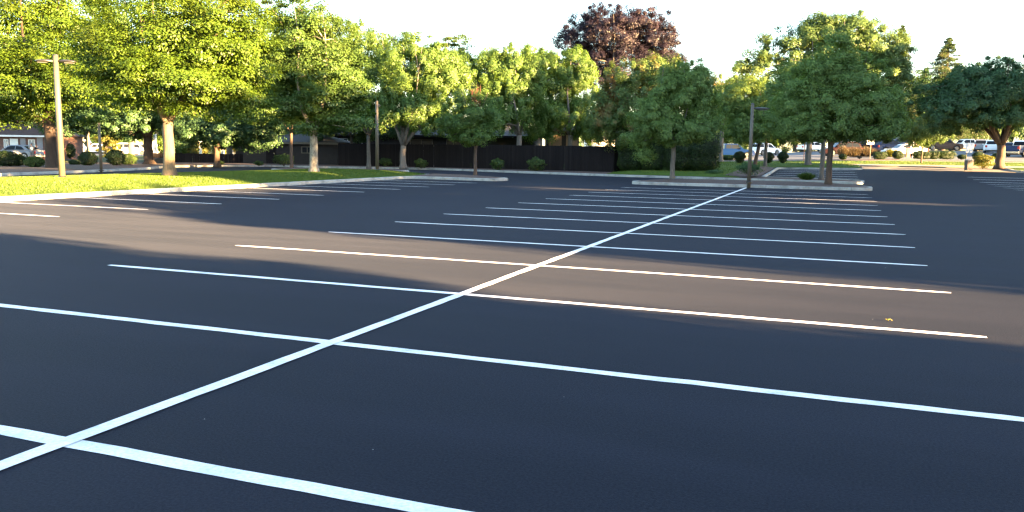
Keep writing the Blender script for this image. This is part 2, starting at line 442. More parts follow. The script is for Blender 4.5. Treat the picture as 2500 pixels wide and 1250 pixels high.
for k in range(8): line((12.75, 43.6+k*S), (18.2, 43.6+k*S))

# islands and kerbs
IS1 = roundpoly([(-5.9, 39.6), (5.75, 39.6), (5.85, 42.0), (3.5, 44.6), (-3.5, 44.6), (-6.2, 41.6)], .9)
kerb('kerb', IS1, True, side=1)
bed('mulch_bed', IS1, M['mulch'], .11, .16, reach=2)
LI = roundpoly([(-18.6, -40), (-18.6, 38.4), (-18.2, 38.8), (-13.2, 38.5), (-12.9, 40.2), (-16, 42.3), (-22, 43.8), (-27, 44.5), (-28.6, 40), (-28.6, -40)], .5, 3)
kerb('kerb', LI, True, side=1)
LAWN = [(-18.7, -39.9), (-18.7, 38.4), (-19.0, 40.0), (-19.4, 43.0), (-22, 43.7), (-27, 44.4), (-28.5, 40), (-28.5, -39.9)]
def lawnz(x, y, P, h, mound, reach):
    d = polydist(x, y, P); q = np.clip(d/reach, 0, 1); return T(x, y)+h+mound*q*(2-q)
lawn1 = bed('lawn', LAWN, M['lawn'], .12, .26, .5, reach=3.5)
bed('mulch_bed', [(-18.72, 38.45), (-18.2, 38.82), (-13.25, 38.6), (-13.0, 40.1), (-16, 42.2), (-19.45, 43.0), (-19.05, 40.0)], M['mulch'], .112, .12, .4, reach=1.2)
# island with a tree in the lane behind the lawn
IC = roundpoly([(-31.0, 44.6), (-24.0, 50.6), (-25.2, 52.2), (-30.5, 50.8), (-33.6, 46.2)], .9)
IC = [(-33.4, 45.6), (-32.2, 44.9), (-28.4, 46.6), (-24.2, 48.6), (-24.6, 50.4), (-29.5, 50.0), (-33.8, 47.6)]
IC = roundpoly(IC, .7, 3); kerb('kerb', IC, True, side=1); bed('mulch_bed', IC, M['mulch'], .11, .1, reach=1)
# long boundary kerb
KB = [(-36.0, -40), (-36.1, 27), (-37.2, 32), (-40, 40.7), (-43.6, 46.7), (-43.2, 51), (-41, 55.0), (-35.2, 55.6), (-31, 57), (-26.3, 57.4), (-21.4, 55.8), (-16.6, 54.1), (-9.8, 51.9), (-4.3, 51.0), (-.4, 50.2), (3.2, 49.5)]
KB2 = roundpoly([(3.2, 49.5), (5.6, 48.9), (5.75, 53.6), (-.6, 55.0)], .5, 4)
KBL = KB+roundpoly([(3.2, 49.5), (5.6, 48.7), (5.8, 52.6), (2.0, 55.0), (-.45, 55.2), (-.35, 70.0), (6.1, 70.0), (6.2, 71.5)], .6, 4)[5:-5]+[(6.15, 70.6)]
kerb('kerb', KBL, False, side=1)
# planting strip behind the boundary kerb
PS = KB+[(5.55, 48.95), (5.65, 52.5), (2.0, 54.9), (-.55, 55.1), (-.5, 60), (-4, 58), (-10, 62.5), (-24, 68.0), (-38, 68.5), (-52, 62), (-56, 48), (-48, 34), (-46, -40)]
def stripbed():
    o = bed('planting_strip', [(a+(-.1 if i < 11 else 0), b+.1) for i, (a, b) in enumerate(PS)], M['mulch'], .10, .1, 1.2, reach=2.5)
stripbed()
# lawn mound on the right of the hedge, and strips beyond the lot
ML = [(-10.6, 52.5), (-4.3, 51.6), (-1.6, 51.3), (-.8, 55.5), (-.65, 69.9), (6.0, 70.25), (6.0, 75.9), (-30, 75.9), (-30, 66), (-12, 60)]
bed('lawn', ML, M['lawn'], .16, .22, .8, reach=3)
bed('mulch_bed', [(-2.6, 52.2), (-.75, 51.4), (-.55, 68.5), (-1.4, 69.5), (-2.6, 63)], M['mulch'], zf=lambda x, y: lawnz(x, y, ML, .16, .22, 3), step=.5)
sw = sheet('sidewalk', -60, 80, 76, 79.3, 2.5, 1.65, .12, M['walk'], skirt=True); struct(sw)
ap = sheet('driveway_apron', 6.2, 17.0, 70.2, 75.97, 1.5, 1.4, .03, M['apron'], skirt=True); struct(ap)
vg = sheet('verge', -60, 80, 79.34, 87.2, 2.5, 1.6, .13, M['lawn'], skirt=True); struct(vg)
rl = bed('lawn', [(17.2, 70.6), (45, 69.0), (60, 75.9), (17.2, 75.9)], M['lawn'], .13, .10, .8, reach=2)
kerb('kerb', [(40, 68.6), (19.0, 70.0), (17.4, 70.4), (17.0, 71.5), (17.05, 75.9)], False, side=-1)
kerb('kerb', [(-60, 87.4), (80, 87.4)], False, side=-1)
bl = sheet('planting_strip', -60, 80, 87.45, 91.5, 2.5, 1.35, .13, M['mulch'], skirt=True); struct(bl)
st = sheet('road', -70, 110, 92.2, 140, 3, 2, .02, M['old_asphalt']); struct(st)
kerb('kerb', [(-60, 91.7), (80, 91.7)], False, side=-1)
# street far left
def strip(name, a, b, w, z, mat, k=2):
    a = Vector(a); b = Vector(b); d = (b-a); n = max(2, int(d.length/3)); nn = Vector((-d.y, d.x)).normalized()*w/2; vs = []
    for i in range(n+1):
        p = a+d*i/n
        for s_ in (-1, 1): q = p+nn*s_; vs.append((q.x, q.y, float(T(q.x, q.y))+z))
    return struct(MB().add(vs, [(2*i, 2*i+1, 2*i+3, 2*i+2) for i in range(n)]).build(name, mat))


# ------------------------------------------------------------------ foliage and trees
def rsph(r, n):
    v = r.normal(size=(n, 3)); return v/np.linalg.norm(v, axis=1, keepdims=True)
def leafquads(r, P, nrm, size, aspect=.55, droop=0.0):
    """rhombic leaves at P with normals nrm"""
    n = len(P); nrm = nrm/np.linalg.norm(nrm, axis=1, keepdims=True)
    t = np.cross(nrm, rsph(r, n)); t[:, 2] -= droop; t -= nrm*np.sum(t*nrm, axis=1, keepdims=True)
    t /= np.linalg.norm(t, axis=1, keepdims=True)+1e-9; b = np.cross(nrm, t)
    s = size*(0.65+.7*r.random(n))[:, None]
    V = np.empty((n, 4, 3)); V[:, 0] = P-t*s*.5; V[:, 1] = P+b*s*aspect*.5+t*s*.05; V[:, 2] = P+t*s*.5; V[:, 3] = P-b*s*aspect*.5+t*s*.05
    return V.reshape(-1, 3)
STY = {  # clump radius (m), flattening, up-bias of normals, droop, shell exponent
    'tier': (.70, .42, .8, .9, .38), 'knob': (.42, 1.25, .25, .3, .26), 'soft': (.50, .8, .5, .5, .40), 'dense': (.60, .8, .5, .4, .40)}
def crown_pts(r, lobes, n, nclump, style, cscale=1.0, bottom=None):
    cr, fl, up, droop, ex = STY[style]; cr *= cscale
    L = np.array(lobes); w = L[:, 3]*L[:, 4]*L[:, 5]; w = w**.8; w /= w.sum()
    idx = r.choice(len(L), nclump, p=w); d = rsph(r, nclump); rad = r.random(nclump)**ex
    far_ = r.random(nclump) < .18; rad = np.where(far_, 1.0+.12*r.random(nclump), rad)
    C = L[idx, :3]+d*L[idx, 3:6]*rad[:, None]
    k = r.integers(0, nclump, n); dd = rsph(r, n)*(r.random(n)**.5)[:, None]
    cs = cr*(.6+.8*r.random(nclump))*np.where(far_, .6, 1)
    P = C[k]+dd*np.stack([cs[k], cs[k], cs[k]*fl], 1)
    out = d[k]*.5+dd*.8; nr = out+rsph(r, n)*.38; nr[:, 2] += up
    return C, P, nr, droop
def tree(name, label, cat, base, lobes, leaf, bark, trunk_r, fork, style='tier', n=20000, nclump=260, size=.13, seed=1, limbs=9, lean=(0, 0), group=None, cscale=1.0, flare=1.5, aspect=.55, forks=3, fill=.0, twigs=0):
    """a tree: empty at its foot, a trunk mesh (trunk, forks, limbs) and a crown mesh of single leaves; lobes in world coordinates (x,y,z,rx,ry,rz)"""
    r = np.random.default_rng(seed); rr = random.Random(seed)
    root = empty(name, base, 0, label, cat, group); B = np.array(base)
    L = [tuple(np.array(l[:3])-B)+tuple(l[3:]) for l in lobes]
    n = int(n*2.4); size *= .80; nclump = int(nclump*(1.2 if style == 'tier' else 1.35))
    C, P, nr, droop = crown_pts(r, L, n, nclump, style, cscale*1.12)
    V = leafquads(r, P, nr, size, aspect, droop)
    np_mesh('crown', V, 4, leaf, root)
    mb = MB(); zt = fork; top = Vector((lean[0]*zt, lean[1]*zt, zt))
    pts = [Vector((0, 0, -.15)), Vector((0, 0, .08)), Vector((lean[0]*zt*.12, lean[1]*zt*.12, zt*.15))]; rad = [trunk_r*flare, trunk_r*(1+(flare-1)*.6), trunk_r*1.04]
    for i in range(1, 6):
        t = .15+.85*i/5; pts.append(Vector((lean[0]*zt*t+rr.uniform(-1, 1)*trunk_r*.12, lean[1]*zt*t+rr.uniform(-1, 1)*trunk_r*.12, zt*t))); rad.append(trunk_r*(1.04-.16*t))
    mb.tube(pts, rad, 14, lump=.08)
    ctr = np.average(np.array(L)[:, :3], axis=0, weights=[l[3]*l[4]*l[5] for l in L]); zmax = max(l[2]+l[5] for l in L)
    heads = []
    for k in range(forks):
        a = 2*PI*k/forks+rr.uniform(-.5, .5)+seed; sp = .18*(zmax-zt)
        e = Vector((top.x+math.cos(a)*sp+(ctr[0]-top.x)*.5, top.y+math.sin(a)*sp+(ctr[1]-top.y)*.5, zt+(zmax-zt)*(.42+rr.uniform(-.06, .1))))
        mdl = top.lerp(e, .5)+Vector((math.cos(a), math.sin(a), 0))*sp*.28
        r0 = trunk_r*.62
        pp = [top-Vector((0, 0, .12)), top.lerp(mdl, .5)+Vector((0, 0, -.02)), mdl, e]; mb.tube(pp, [r0, r0*.85, r0*.68, r0*.34], 9, lump=.06)
        heads += [(mdl, r0*.5), (e, r0*.34), (pp[1], r0*.5)]
        e2 = Vector((e.x+rr.uniform(-.5, .5), e.y+rr.uniform(-.5, .5), zmax*.93)); mb.tube([e, e.lerp(e2, .5)+Vector((rr.uniform(-.2, .2), rr.uniform(-.2, .2), 0)), e2], [r0*.34, r0*.2, .015], 6); heads.append((e.lerp(e2, .4), r0*.2))
    order = r.permutation(len(C))[:limbs]
    for i in order:
        c = Vector(C[i]); h, hr = min(heads, key=lambda q: (q[0]-c).length+(3 if q[0].z > c.z+.4 else 0))
        mdl = h.lerp(c, .5)+Vector((0, 0, rr.uniform(-.05, .2)*(c-h).length)); mb.tube([h, mdl, c], [min(hr, .018*(c-h).length+.03), .028+.006*(c-h).length, .012], 6)
    if twigs:
        for i in range(twigs):
            x, y, z, rx, ry, rz = L[-1]; a = rr.uniform(0, 6.3); q = Vector((x+math.cos(a)*rx*.5*rr.random(), y+math.sin(a)*ry*.5*rr.random(), z)); e = q+Vector((rr.uniform(-.25, .25), rr.uniform(-.25, .25), rr.uniform(.7, 1.25)*rz))
            mb.tube([q-Vector((0, 0, .6)), q.lerp(e, .5)+Vector((rr.uniform(-.05, .05), 0, 0)), e], [.018, .013, .006], 5, mi=1)
    mb.build('trunk', [bark, M['twig']], root, smooth=True)
    return root
def lobes_px(d, items, thick=1.0):
    """crown lobes given as (column, row, half width, half height[, depth shift]) at depth d"""
    out = []
    for it in items:
        px, py, a, b = it[:4]; dd = d+(it[4] if len(it) > 4 else 0); p = at3(px, py, dd)
        out.append((p[0], p[1], p[2], a/F*dd*1.08, a/F*dd*thick, b/F*dd*1.10))
    return out

def px_tree(name, label, cat, foot, items, leaf, bark, tw, forkpy, zo=.15, d=None, thick=1.0, **kw):
    """foot: photo pixel of the trunk's foot (distance follows from the ground) or, with d, only its column"""
    if d is None: x, y, z, dd = hit(foot[0], foot[1], zo)
    else:
        x, y = at(foot[0], d); z = float(T(x, y))+zo; dd = d
    rad = tw/2/F*dd
    fz = at3(foot[0], forkpy, dd)[2]-z
    return tree(name, label, cat, (x, y, z), lobes_px(dd, items, thick), leaf, bark, rad, max(.8, fz), **kw)

TREES = []
# --- big trees on the left
px_tree('broadleaf_tree', 'huge sunlit tree in the top left corner, thick dark trunk beside the two headed lamp', 'tree', (127, 411),
        [(0, 60, 150, 110), (120, 20, 130, 90, 1), (-60, 190, 130, 100), (40, 190, 130, 80, -2), (160, 130, 120, 70, -2), (230, 200, 110, 55, -3), (130, 260, 110, 45, 1), (20, 270, 70, 35), (300, 230, 60, 40, -2)],
        M['leaf_bright'], M['bark_shaded'], 26, 265, style='tier', n=52000, nclump=420, size=.19, seed=3, limbs=26, flare=1.25, cscale=1.35)
px_tree('broadleaf_tree', 'large tree on the lawn with thick pale trunk fully in the sun, forking low', 'tree', (414, 427),
        [(420, 70, 190, 120), (560, 110, 100, 110), (300, 150, 100, 60, -.5), (430, 190, 170, 60, -.6), (575, 215, 90, 65), (320, 235, 85, 30), (500, 258, 90, 30), (440, 262, 40, 12, -1.4), (250, 120, 70, 60), (610, 130, 60, 100), (330, 175, 120, 40, -1)],
        M['leaf_bright'], M['bark_pale'], 27, 297, zo=.42, style='tier', n=66000, nclump=560, size=.135, seed=11, limbs=34, forks=4, cscale=1.0)
px_tree('broadleaf_tree', 'tall mottled trunk tree on the shaded lawn, right of the pale barked tree', 'tree', (766, 418),
        [(720, 100, 95, 95), (790, 150, 90, 90), (700, 225, 75, 50), (790, 240, 85, 50), (740, 290, 70, 25), (660, 245, 40, 40), (850, 200, 60, 60), (850, 285, 60, 28), (800, 300, 40, 20)],
        M['leaf_mid'], M['bark_plane'], 20, 330, zo=.42, style='tier', n=52000, nclump=430, size=.15, seed=17, limbs=26, lean=(.02, 0), forks=4, cscale=.95)
px_tree('broadleaf_tree', 'slim brown trunk tree on the small kerbed island behind the lawn', 'tree', (712, 411),
        [(650, 250, 60, 50), (700, 200, 60, 60), (740, 280, 60, 30)], M['leaf_mid'], M['bark_brown'], 8, 320, style='tier', n=12000, nclump=120, size=.17, seed=21)
px_tree('broadleaf_tree', 'rounded sunlit tree between the mottled trunk and the single lamp post', 'tree', (900, 407),
        [(880, 130, 65, 70), (925, 200, 50, 80), (880, 245, 65, 45), (850, 90, 40, 45), (935, 265, 35, 35)], M['leaf_pear'], M['bark_grey'], 9, 330, zo=.2, style='soft', n=26000, nclump=260, size=.17, seed=23, cscale=1.1)
px_tree('broadleaf_tree', 'dark spreading tree by the low fence, short trunk with patches of sun', 'tree', (530, 404),
        [(530, 310, 90, 40), (470, 280, 60, 50), (600, 300, 70, 55), (650, 330, 40, 25), (460, 345, 30, 14)], M['leaf_dark'], M['bark_brown'], 14, 360, zo=.2, style='dense', n=24000, nclump=200, size=.2, seed=29, limbs=18, forks=4)
px_tree('broadleaf_tree', 'dark old tree with a thick flaring trunk behind the pale barked tree', 'tree', (364, 402),
        [(330, 290, 100, 45), (420, 300, 60, 40), (250, 290, 60, 35), (380, 240, 100, 50), (200, 270, 60, 45)], M['leaf_dark'], M['bark_brown'], 22, 335, zo=.15, style='dense', n=30000, nclump=220, size=.2, seed=31, flare=1.9, limbs=18)
px_tree('broadleaf_tree', 'dark trunk leaning left behind the low fence', 'tree', (598, 375), [(610, 300, 70, 50), (570, 330, 50, 30)], M['leaf_dark'], M['bark_grey'], 16, 335, d=84, style='dense', n=12000, nclump=100, size=.24, seed=33, lean=(-.12, 0))
# taller trees closing the view behind the left side
for i, (px, d, items, lf) in enumerate([
        (60, 95, [(60, 120, 190, 150), (0, 230, 130, 60)], 'leaf_mid'), (320, 76, [(300, 90, 150, 130), (250, 200, 120, 70)], 'leaf_mid'),
        (560, 90, [(540, 110, 150, 140), (560, 220, 110, 80)], 'leaf_mid'), (735, 80, [(740, 120, 90, 110), (800, 190, 70, 90), (690, 200, 90, 80)], 'leaf_mid')]):
    px_tree('broadleaf_tree', ['tall tree behind the top left corner tree, far back', 'tall tree seen through the gaps left of the pale barked tree', 'tall tree filling the gap between the pale and the mottled trunk trees', 'tall tree whose crown tops the mottled trunk tree'][i], 'tree', (px, 400), items, M[lf], M['bark_grey'], 14, 300, d=d, style='dense', n=24000, nclump=200, size=.27, seed=40+i, cscale=1.5)
px_tree('broadleaf_tree', 'dark low crown hanging over the fence left of the single lamp post', 'tree', (858, 400), [(850, 292, 70, 32), (790, 322, 36, 18), (935, 300, 50, 30), (880, 325, 45, 14), (990, 318, 40, 16)], M['leaf_dark'], M['bark_grey'], 8, 335, d=73, style='dense', n=13000, nclump=110, size=.2, seed=35)
px_tree('broadleaf_tree', 'dark crown above the shed, between the pale and the mottled trunks', 'tree', (655, 400), [(640, 300, 70, 40), (600, 255, 60, 40), (690, 325, 50, 20), (610, 340, 40, 18)], M['leaf_dark'], M['bark_grey'], 9, 345, d=77, style='dense', n=13000, nclump=110, size=.22, seed=36)
px_tree('broadleaf_tree', 'dark wide tree behind the lamp post, added to shade the brick house', 'tree', (215, 395), [(200, 235, 110, 70), (150, 285, 80, 38), (250, 290, 60, 30)], M['leaf_dark'], M['bark_grey'], 9, 320, d=80, style='dense', n=15000, nclump=130, size=.24, seed=37)  # added between the sun and the brick house to keep its wall shaded
# --- middle row
px_tree('pear_tree', 'sunlit round tree with many forking limbs behind the lane, right of the single lamp post', 'tree', (984, 408),
        [(1010, 165, 85, 62), (1060, 210, 55, 60), (980, 235, 55, 45), (1010, 270, 70, 35), (1090, 250, 45, 50), (1085, 150, 40, 35), (1100, 190, 45, 50), (1060, 300, 60, 22), (935, 290, 45, 25)], M['leaf_pear'], M['bark_grey'], 15, 355, zo=.25, style='knob', n=40000, nclump=300, size=.15, seed=51, limbs=26, forks=6, aspect=.75)
px_tree('maple_tree', 'small young tree with bare red twigs on top, at the mulched island tip', 'tree', (1160, 429),
        [(1150, 285, 68, 42), (1120, 300, 50, 34), (1185, 310, 38, 36), (1150, 332, 55, 18), (1115, 245, 22, 30), (1155, 262, 16, 22), (1200, 275, 26, 30), (1160, 240, 26, 26)], M['leaf_pear'], M['bark_brown'], 8, 350, zo=.15, style='soft', n=17000, nclump=220, size=.12, seed=53, forks=3, cscale=.62, twigs=16, flare=1.8, limbs=14)
px_tree('pear_tree', 'sunlit pear tree with upright knobbly clumps behind the small twiggy tree', 'tree', (1266, 408),
        [(1200, 185, 62, 50), (1250, 165, 60, 48), (1180, 240, 55, 50), (1245, 240, 65, 55), (1290, 190, 40, 60), (1220, 290, 70, 30), (1140, 200, 45, 60), (1300, 280, 45, 40)], M['leaf_pear'], M['bark_grey'], 14, 330, zo=.25, style='knob', n=42000, nclump=320, size=.15, seed=57, limbs=20, forks=4, aspect=.75)
px_tree('pear_tree', 'wide pear tree behind the fence, dark below and bright on top, before the copper tree', 'tree', (1392, 400),
        [(1385, 175, 62, 48), (1340, 230, 55, 55), (1420, 230, 45, 60), (1380, 282, 75, 36), (1320, 160, 45, 38), (1325, 310, 50, 30), (1440, 310, 45, 32)], M['leaf_pear'], M['bark_grey'], 14, 330, d=72, style='knob', n=46000, nclump=330, size=.16, seed=59, limbs=16, aspect=.75)
px_tree('pear_tree', 'broad tree with a leaning trunk at the hedge, its top leaves turning orange', 'tree', (1580, 421),
        [(1565, 185, 75, 42), (1500, 240, 40, 60), (1620, 190, 60, 40), (1560, 260, 85, 60), (1640, 250, 60, 60), (1530, 320, 65, 38), (1670, 190, 40, 35), (1600, 330, 60, 25), (1470, 290, 40, 50)], M['leaf_pear_red'], M['bark_brown'], 14, 340, zo=.2, style='knob', n=46000, nclump=340, size=.15, seed=61, limbs=20, lean=(-.14, 0), aspect=.7)
px_tree('maple_tree', 'round soft green tree with straight grey trunk at the left end of the near island', 'tree', (1641, 437),
        [(1660, 235, 68, 52), (1695, 195, 42, 42), (1600, 275, 52, 40), (1712, 285, 46, 48), (1650, 318, 85, 30), (1630, 195, 26, 30), (1740, 240, 26, 34), (1560, 320, 35, 30), (1580, 370, 22, 20)], M['leaf_soft'], M['bark_grey'], 11, 330, zo=.27, style='soft', n=44000, nclump=420, size=.12, seed=67, limbs=24, cscale=.72)
px_tree('maple_tree', 'tall soft green tree at the right end of the near kerbed island, orange lit trunk', 'tree', (2022, 448),
        [(2045, 122, 42, 42), (2010, 180, 62, 48), (2090, 190, 66, 52), (1955, 245, 60, 42), (2125, 255, 75, 46), (2040, 255, 80, 55), (1990, 312, 85, 26), (2165, 305, 50, 32), (2080, 322, 75, 20), (1935, 300, 38, 26)], M['leaf_soft'], M['bark_brown'], 14, 330, zo=.27, style='soft', n=60000, nclump=520, size=.115, seed=71, limbs=30, cscale=.75)
px_tree('maple_tree', 'soft green tree on the second kerb, trunk just left of the orange lit one', 'tree', (2005, 438),
        [(1945, 220, 65, 60), (1925, 280, 55, 45), (1975, 310, 70, 30), (1950, 180, 45, 40)], M['leaf_soft'], M['bark_grey'], 11, 330, zo=.18, style='soft', n=28000, nclump=280, size=.125, seed=73, limbs=18, cscale=.78)
px_tree('maple_tree', 'dark low tree with a curved brown trunk beside the dark lamp post', 'tree', (1842, 406),
        [(1820, 240, 60, 48), (1795, 290, 40, 50), (1850, 310, 60, 32), (1880, 270, 45, 50), (1785, 240, 30, 40), (1820, 335, 40, 12)], M['leaf_soft'], M['bark_brown'], 9, 350, zo=.3, style='soft', n=30000, nclump=260, size=.15, seed=79, lean=(.16, 0), limbs=16)
px_tree('maple_tree', 'small dark tree with a straight trunk just right of the curved brown trunk', 'tree', (1868, 404),
        [(1870, 300, 45, 35), (1900, 320, 40, 28), (1850, 270, 40, 30)], M['leaf_dark'], M['bark_grey'], 8, 340, zo=.3, style='soft', n=10000, nclump=100, size=.17, seed=83)
px_tree('ash_tree', 'very large feathery light green tree rising above the others on the right', 'tree', (1972, 404),
        [(2050, 90, 90, 50), (1960, 110, 80, 50, 1), (2120, 110, 75, 60), (1890, 120, 55, 45), (1830, 170, 45, 42), (2170, 160, 50, 70), (1860, 215, 60, 40), (2000, 70, 50, 30), (2190, 230, 35, 60), (2110, 200, 80, 60), (1800, 190, 28, 22), (1950, 190, 60, 40), (2155, 110, 55, 50), (2200, 180, 30, 55), (2180, 290, 40, 40), (1990, 60, 40, 26), (2080, 60, 50, 26)], M['leaf_ash'], M['bark_grey'], 14, 330, zo=.25, style='soft', n=62000, nclump=520, size=.20, seed=89, limbs=30, forks=6, cscale=1.15)
# --- behind the fence
px_tree('copper_tree', 'big dark purple leaved tree rising behind the green row', 'tree', (1510, 390),
        [(1500, 80, 90, 60), (1415, 110, 55, 55), (1590, 95, 60, 50), (1540, 45, 60, 36), (1490, 170, 90, 70), (1600, 150, 55, 40), (1440, 60, 45, 32), (1625, 70, 28, 38), (1650, 140, 25, 15), (1380, 90, 26, 24)], M['leaf_copper'], M['bark_grey'], 18, 260, d=92, style='soft', n=80000, nclump=620, size=.19, seed=97, limbs=24, cscale=1.35)
px_tree('broadleaf_tree', 'bright yellow green tree top showing above the round tree near the single lamp post', 'tree', (985, 390),
        [(985, 110, 70, 35), (930, 130, 45, 35), (1040, 130, 45, 35), (1000, 170, 90, 50), (1060, 150, 60, 35), (1060, 295, 60, 24)], M['leaf_bright'], M['bark_grey'], 12, 260, d=84, style='tier', n=22000, nclump=220, size=.19, seed=101, cscale=1.2)
px_tree('broadleaf_tree', 'wispy grey green tree top against the sky left of the copper tree', 'tree', (1120, 385), [(1118, 115, 34, 30), (1150, 140, 30, 25), (1110, 170, 50, 45)], M['leaf_ash'], M['bark_grey'], 12, 230, d=100, style='tier', n=7000, nclump=90, size=.24, seed=103, cscale=1.2)
px_tree('broadleaf_tree', 'row tree crown showing low on the skyline just left of the copper tree', 'tree', (1250, 385), [(1210, 150, 60, 35), (1290, 145, 55, 32), (1250, 200, 100, 60), (1240, 300, 90, 26), (1320, 285, 50, 40)], M['leaf_pear'], M['bark_grey'], 12, 260, d=86, style='knob', n=20000, nclump=170, size=.2, seed=107, cscale=1.2)
px_tree('broadleaf_tree', 'pale tree behind the broad orange tipped tree, lit between it and the feathery tree', 'tree', (1760, 385), [(1740, 240, 45, 55), (1790, 220, 40, 30), (1720, 210, 40, 40), (1800, 250, 60, 40)], M['leaf_pear_red'], M['bark_grey'], 10, 300, d=88, style='knob', n=16000, nclump=150, size=.2, seed=109)
def conifer(label, px, d, toppy, halfw_px, botpy, leaf, seed, n=16000, name='conifer_tree', sparse=2.2):
    r = np.random.default_rng(seed); rr = random.Random(seed)
    x, y = at(px, d); z = float(T(x, y)); top = at3(px, toppy, d)[2]-z; bot = max(.6, at3(px, botpy, d)[2]-z); Rr = halfw_px/F*d
    root = empty(name, (x, y, z), 0, label, 'tree')
    mb = MB(); mb.tube([(0, 0, -.2), (0, 0, top*.5), (0, 0, top*.98)], [.028*top, .016*top, .02], 9)
    Ps = []; nb = int(90*sparse)+30
    for i in range(nb):
        t = (i+rr.random())/nb; zz = bot+(top-bot)*t; a = rr.uniform(0, 2*PI); Lb = Rr*(1-t)**.8*rr.uniform(.55, 1.1)+.25
        e = Vector((math.cos(a)*Lb, math.sin(a)*Lb, zz-Lb*.12)); mb.tube([(0, 0, zz), e], [.05, .01], 4)
        m = max(20, int(n/nb*(.35+Lb/Rr))); q = r.random(m)**.6
        P = np.stack([e.x*q, e.y*q, zz-(zz-e.z)*q], 1)+r.normal(size=(m, 3))*np.array([.22, .22, .13])*(0.5+Lb*.22)
        Ps.append(P)
    P = np.concatenate(Ps); nr = rsph(r, len(P)); nr[:, 2] += .3
    np_mesh('crown', leafquads(r, P, nr, .26, .4, .3), 4, leaf, root)
    mb.build('trunk', M['bark_brown'], root, smooth=True); return root
conifer('tall thin conifer peeking behind the right edge of the feathery tree', 2182, 150, 62, 62, 330, M['leaf_conifer'], 5, 34000)
conifer('greyish conifer with a ragged pointed top standing alone against the sky on the right', 2296, 150, 92, 112, 330, M['leaf_conifer'], 6, 60000)
conifer('small dark conifer tip left of the ragged grey conifer', 2246, 160, 165, 40, 320, M['leaf_dark'], 7, 18000)
px_tree('oak_tree', 'wide dark tree at the right edge, low sunlit limbs on a thick two toned trunk', 'tree', (2440, 408),
        [(2400, 230, 95, 55), (2310, 240, 70, 50), (2470, 220, 75, 70), (2350, 285, 90, 35), (2460, 285, 70, 30), (2430, 175, 50, 30), (2530, 230, 60, 70), (2370, 190, 50, 30)], M['leaf_dark'], M['bark_brown'], 20, 352, zo=.2, style='soft', n=52000, nclump=380, size=.2, seed=113, limbs=26, forks=7, cscale=1.1)
px_tree('young_tree', 'small golden green tree on the verge before the brown pickup', 'tree', (2249, 398),
        [(2260, 315, 58, 30), (2225, 325, 30, 24), (2300, 320, 28, 20), (2245, 345, 28, 14)], M['leaf_ash'], M['bark_brown'], 4, 350, zo=.13, style='soft', n=12000, nclump=160, size=.16, seed=117, cscale=.8)
px_tree('young_tree', 'small bright sunlit tree left of the golden green one, before the grey building', 'tree', (2150, 378), [(2150, 325, 38, 28), (2160, 300, 20, 20)], M['leaf_pear'], M['bark_brown'], 5, 355, d=112, style='soft', n=7000, nclump=90, size=.2, seed=119)
for i, (px, d, items, lf) in enumerate([
        (2230, 165, [(2225, 270, 55, 75), (2260, 220, 40, 40)], 'leaf_mid'), (2340, 165, [(2340, 250, 70, 80), (2310, 200, 35, 30)], 'leaf_dark'), (2450, 165, [(2440, 240, 70, 85), (2500, 230, 60, 70), (2400, 290, 60, 50)], 'leaf_ash'),
        (2110, 170, [(2110, 300, 70, 50)], 'leaf_dark'), (1940, 175, [(1930, 310, 90, 45), (1830, 300, 70, 40)], 'leaf_mid')]):
    px_tree('broadleaf_tree', ['dull green tree in the far row just right of the feathery tree', 'darkest tree of the far row behind the brown pickup', 'grey green tree of the far row behind the right edge tree', 'low dark tree of the far row behind the parked cars', 'tree far behind the blue pickup'][i], 'tree', (px, 375), items, M[lf], M['bark_grey'], 9, 330, d=d, style='dense', n=20000, nclump=170, size=.34, seed=140+i, cscale=2.0)
far = None
for i, px in enumerate(list(range(-60, 640, 78))+list(range(1400, 2620, 82))):
    rr = random.Random(i); d = 178+rr.uniform(-6, 8); x, y = at(px, d); z = float(T(x, y))
    if far is None or i % 6 == 0:
        far = tree('broadleaf_tree', 'tree of the closed far row that ends the view beyond the streets', 'tree', (x, y, z), [(x, y, z+4.2, 5, 4.5, 4.2), (x-1.5, y+.5, z+6, 3.8, 3.8, 3.2), (x+2, y, z+5.5, 3.5, 3.5, 3)], M[['leaf_mid', 'leaf_dark', 'leaf_soft', 'leaf_dark'][(i//6) % 4]], M['bark_grey'], .25, 1.6, style='dense', n=9000, nclump=90, size=.42, seed=500+i, group='far row of trees', cscale=2.2)
    else:
        c = far.copy(); col.objects.link(c); c.location = (x, y, z); c.rotation_euler = (0, 0, rr.uniform(0, 6)); c.scale = (rr.uniform(.85, 1.15),)*2+(rr.uniform(.8, 1.2),)
        for ch in far.children:
            k = ch.copy(); col.objects.link(k); k.parent = c
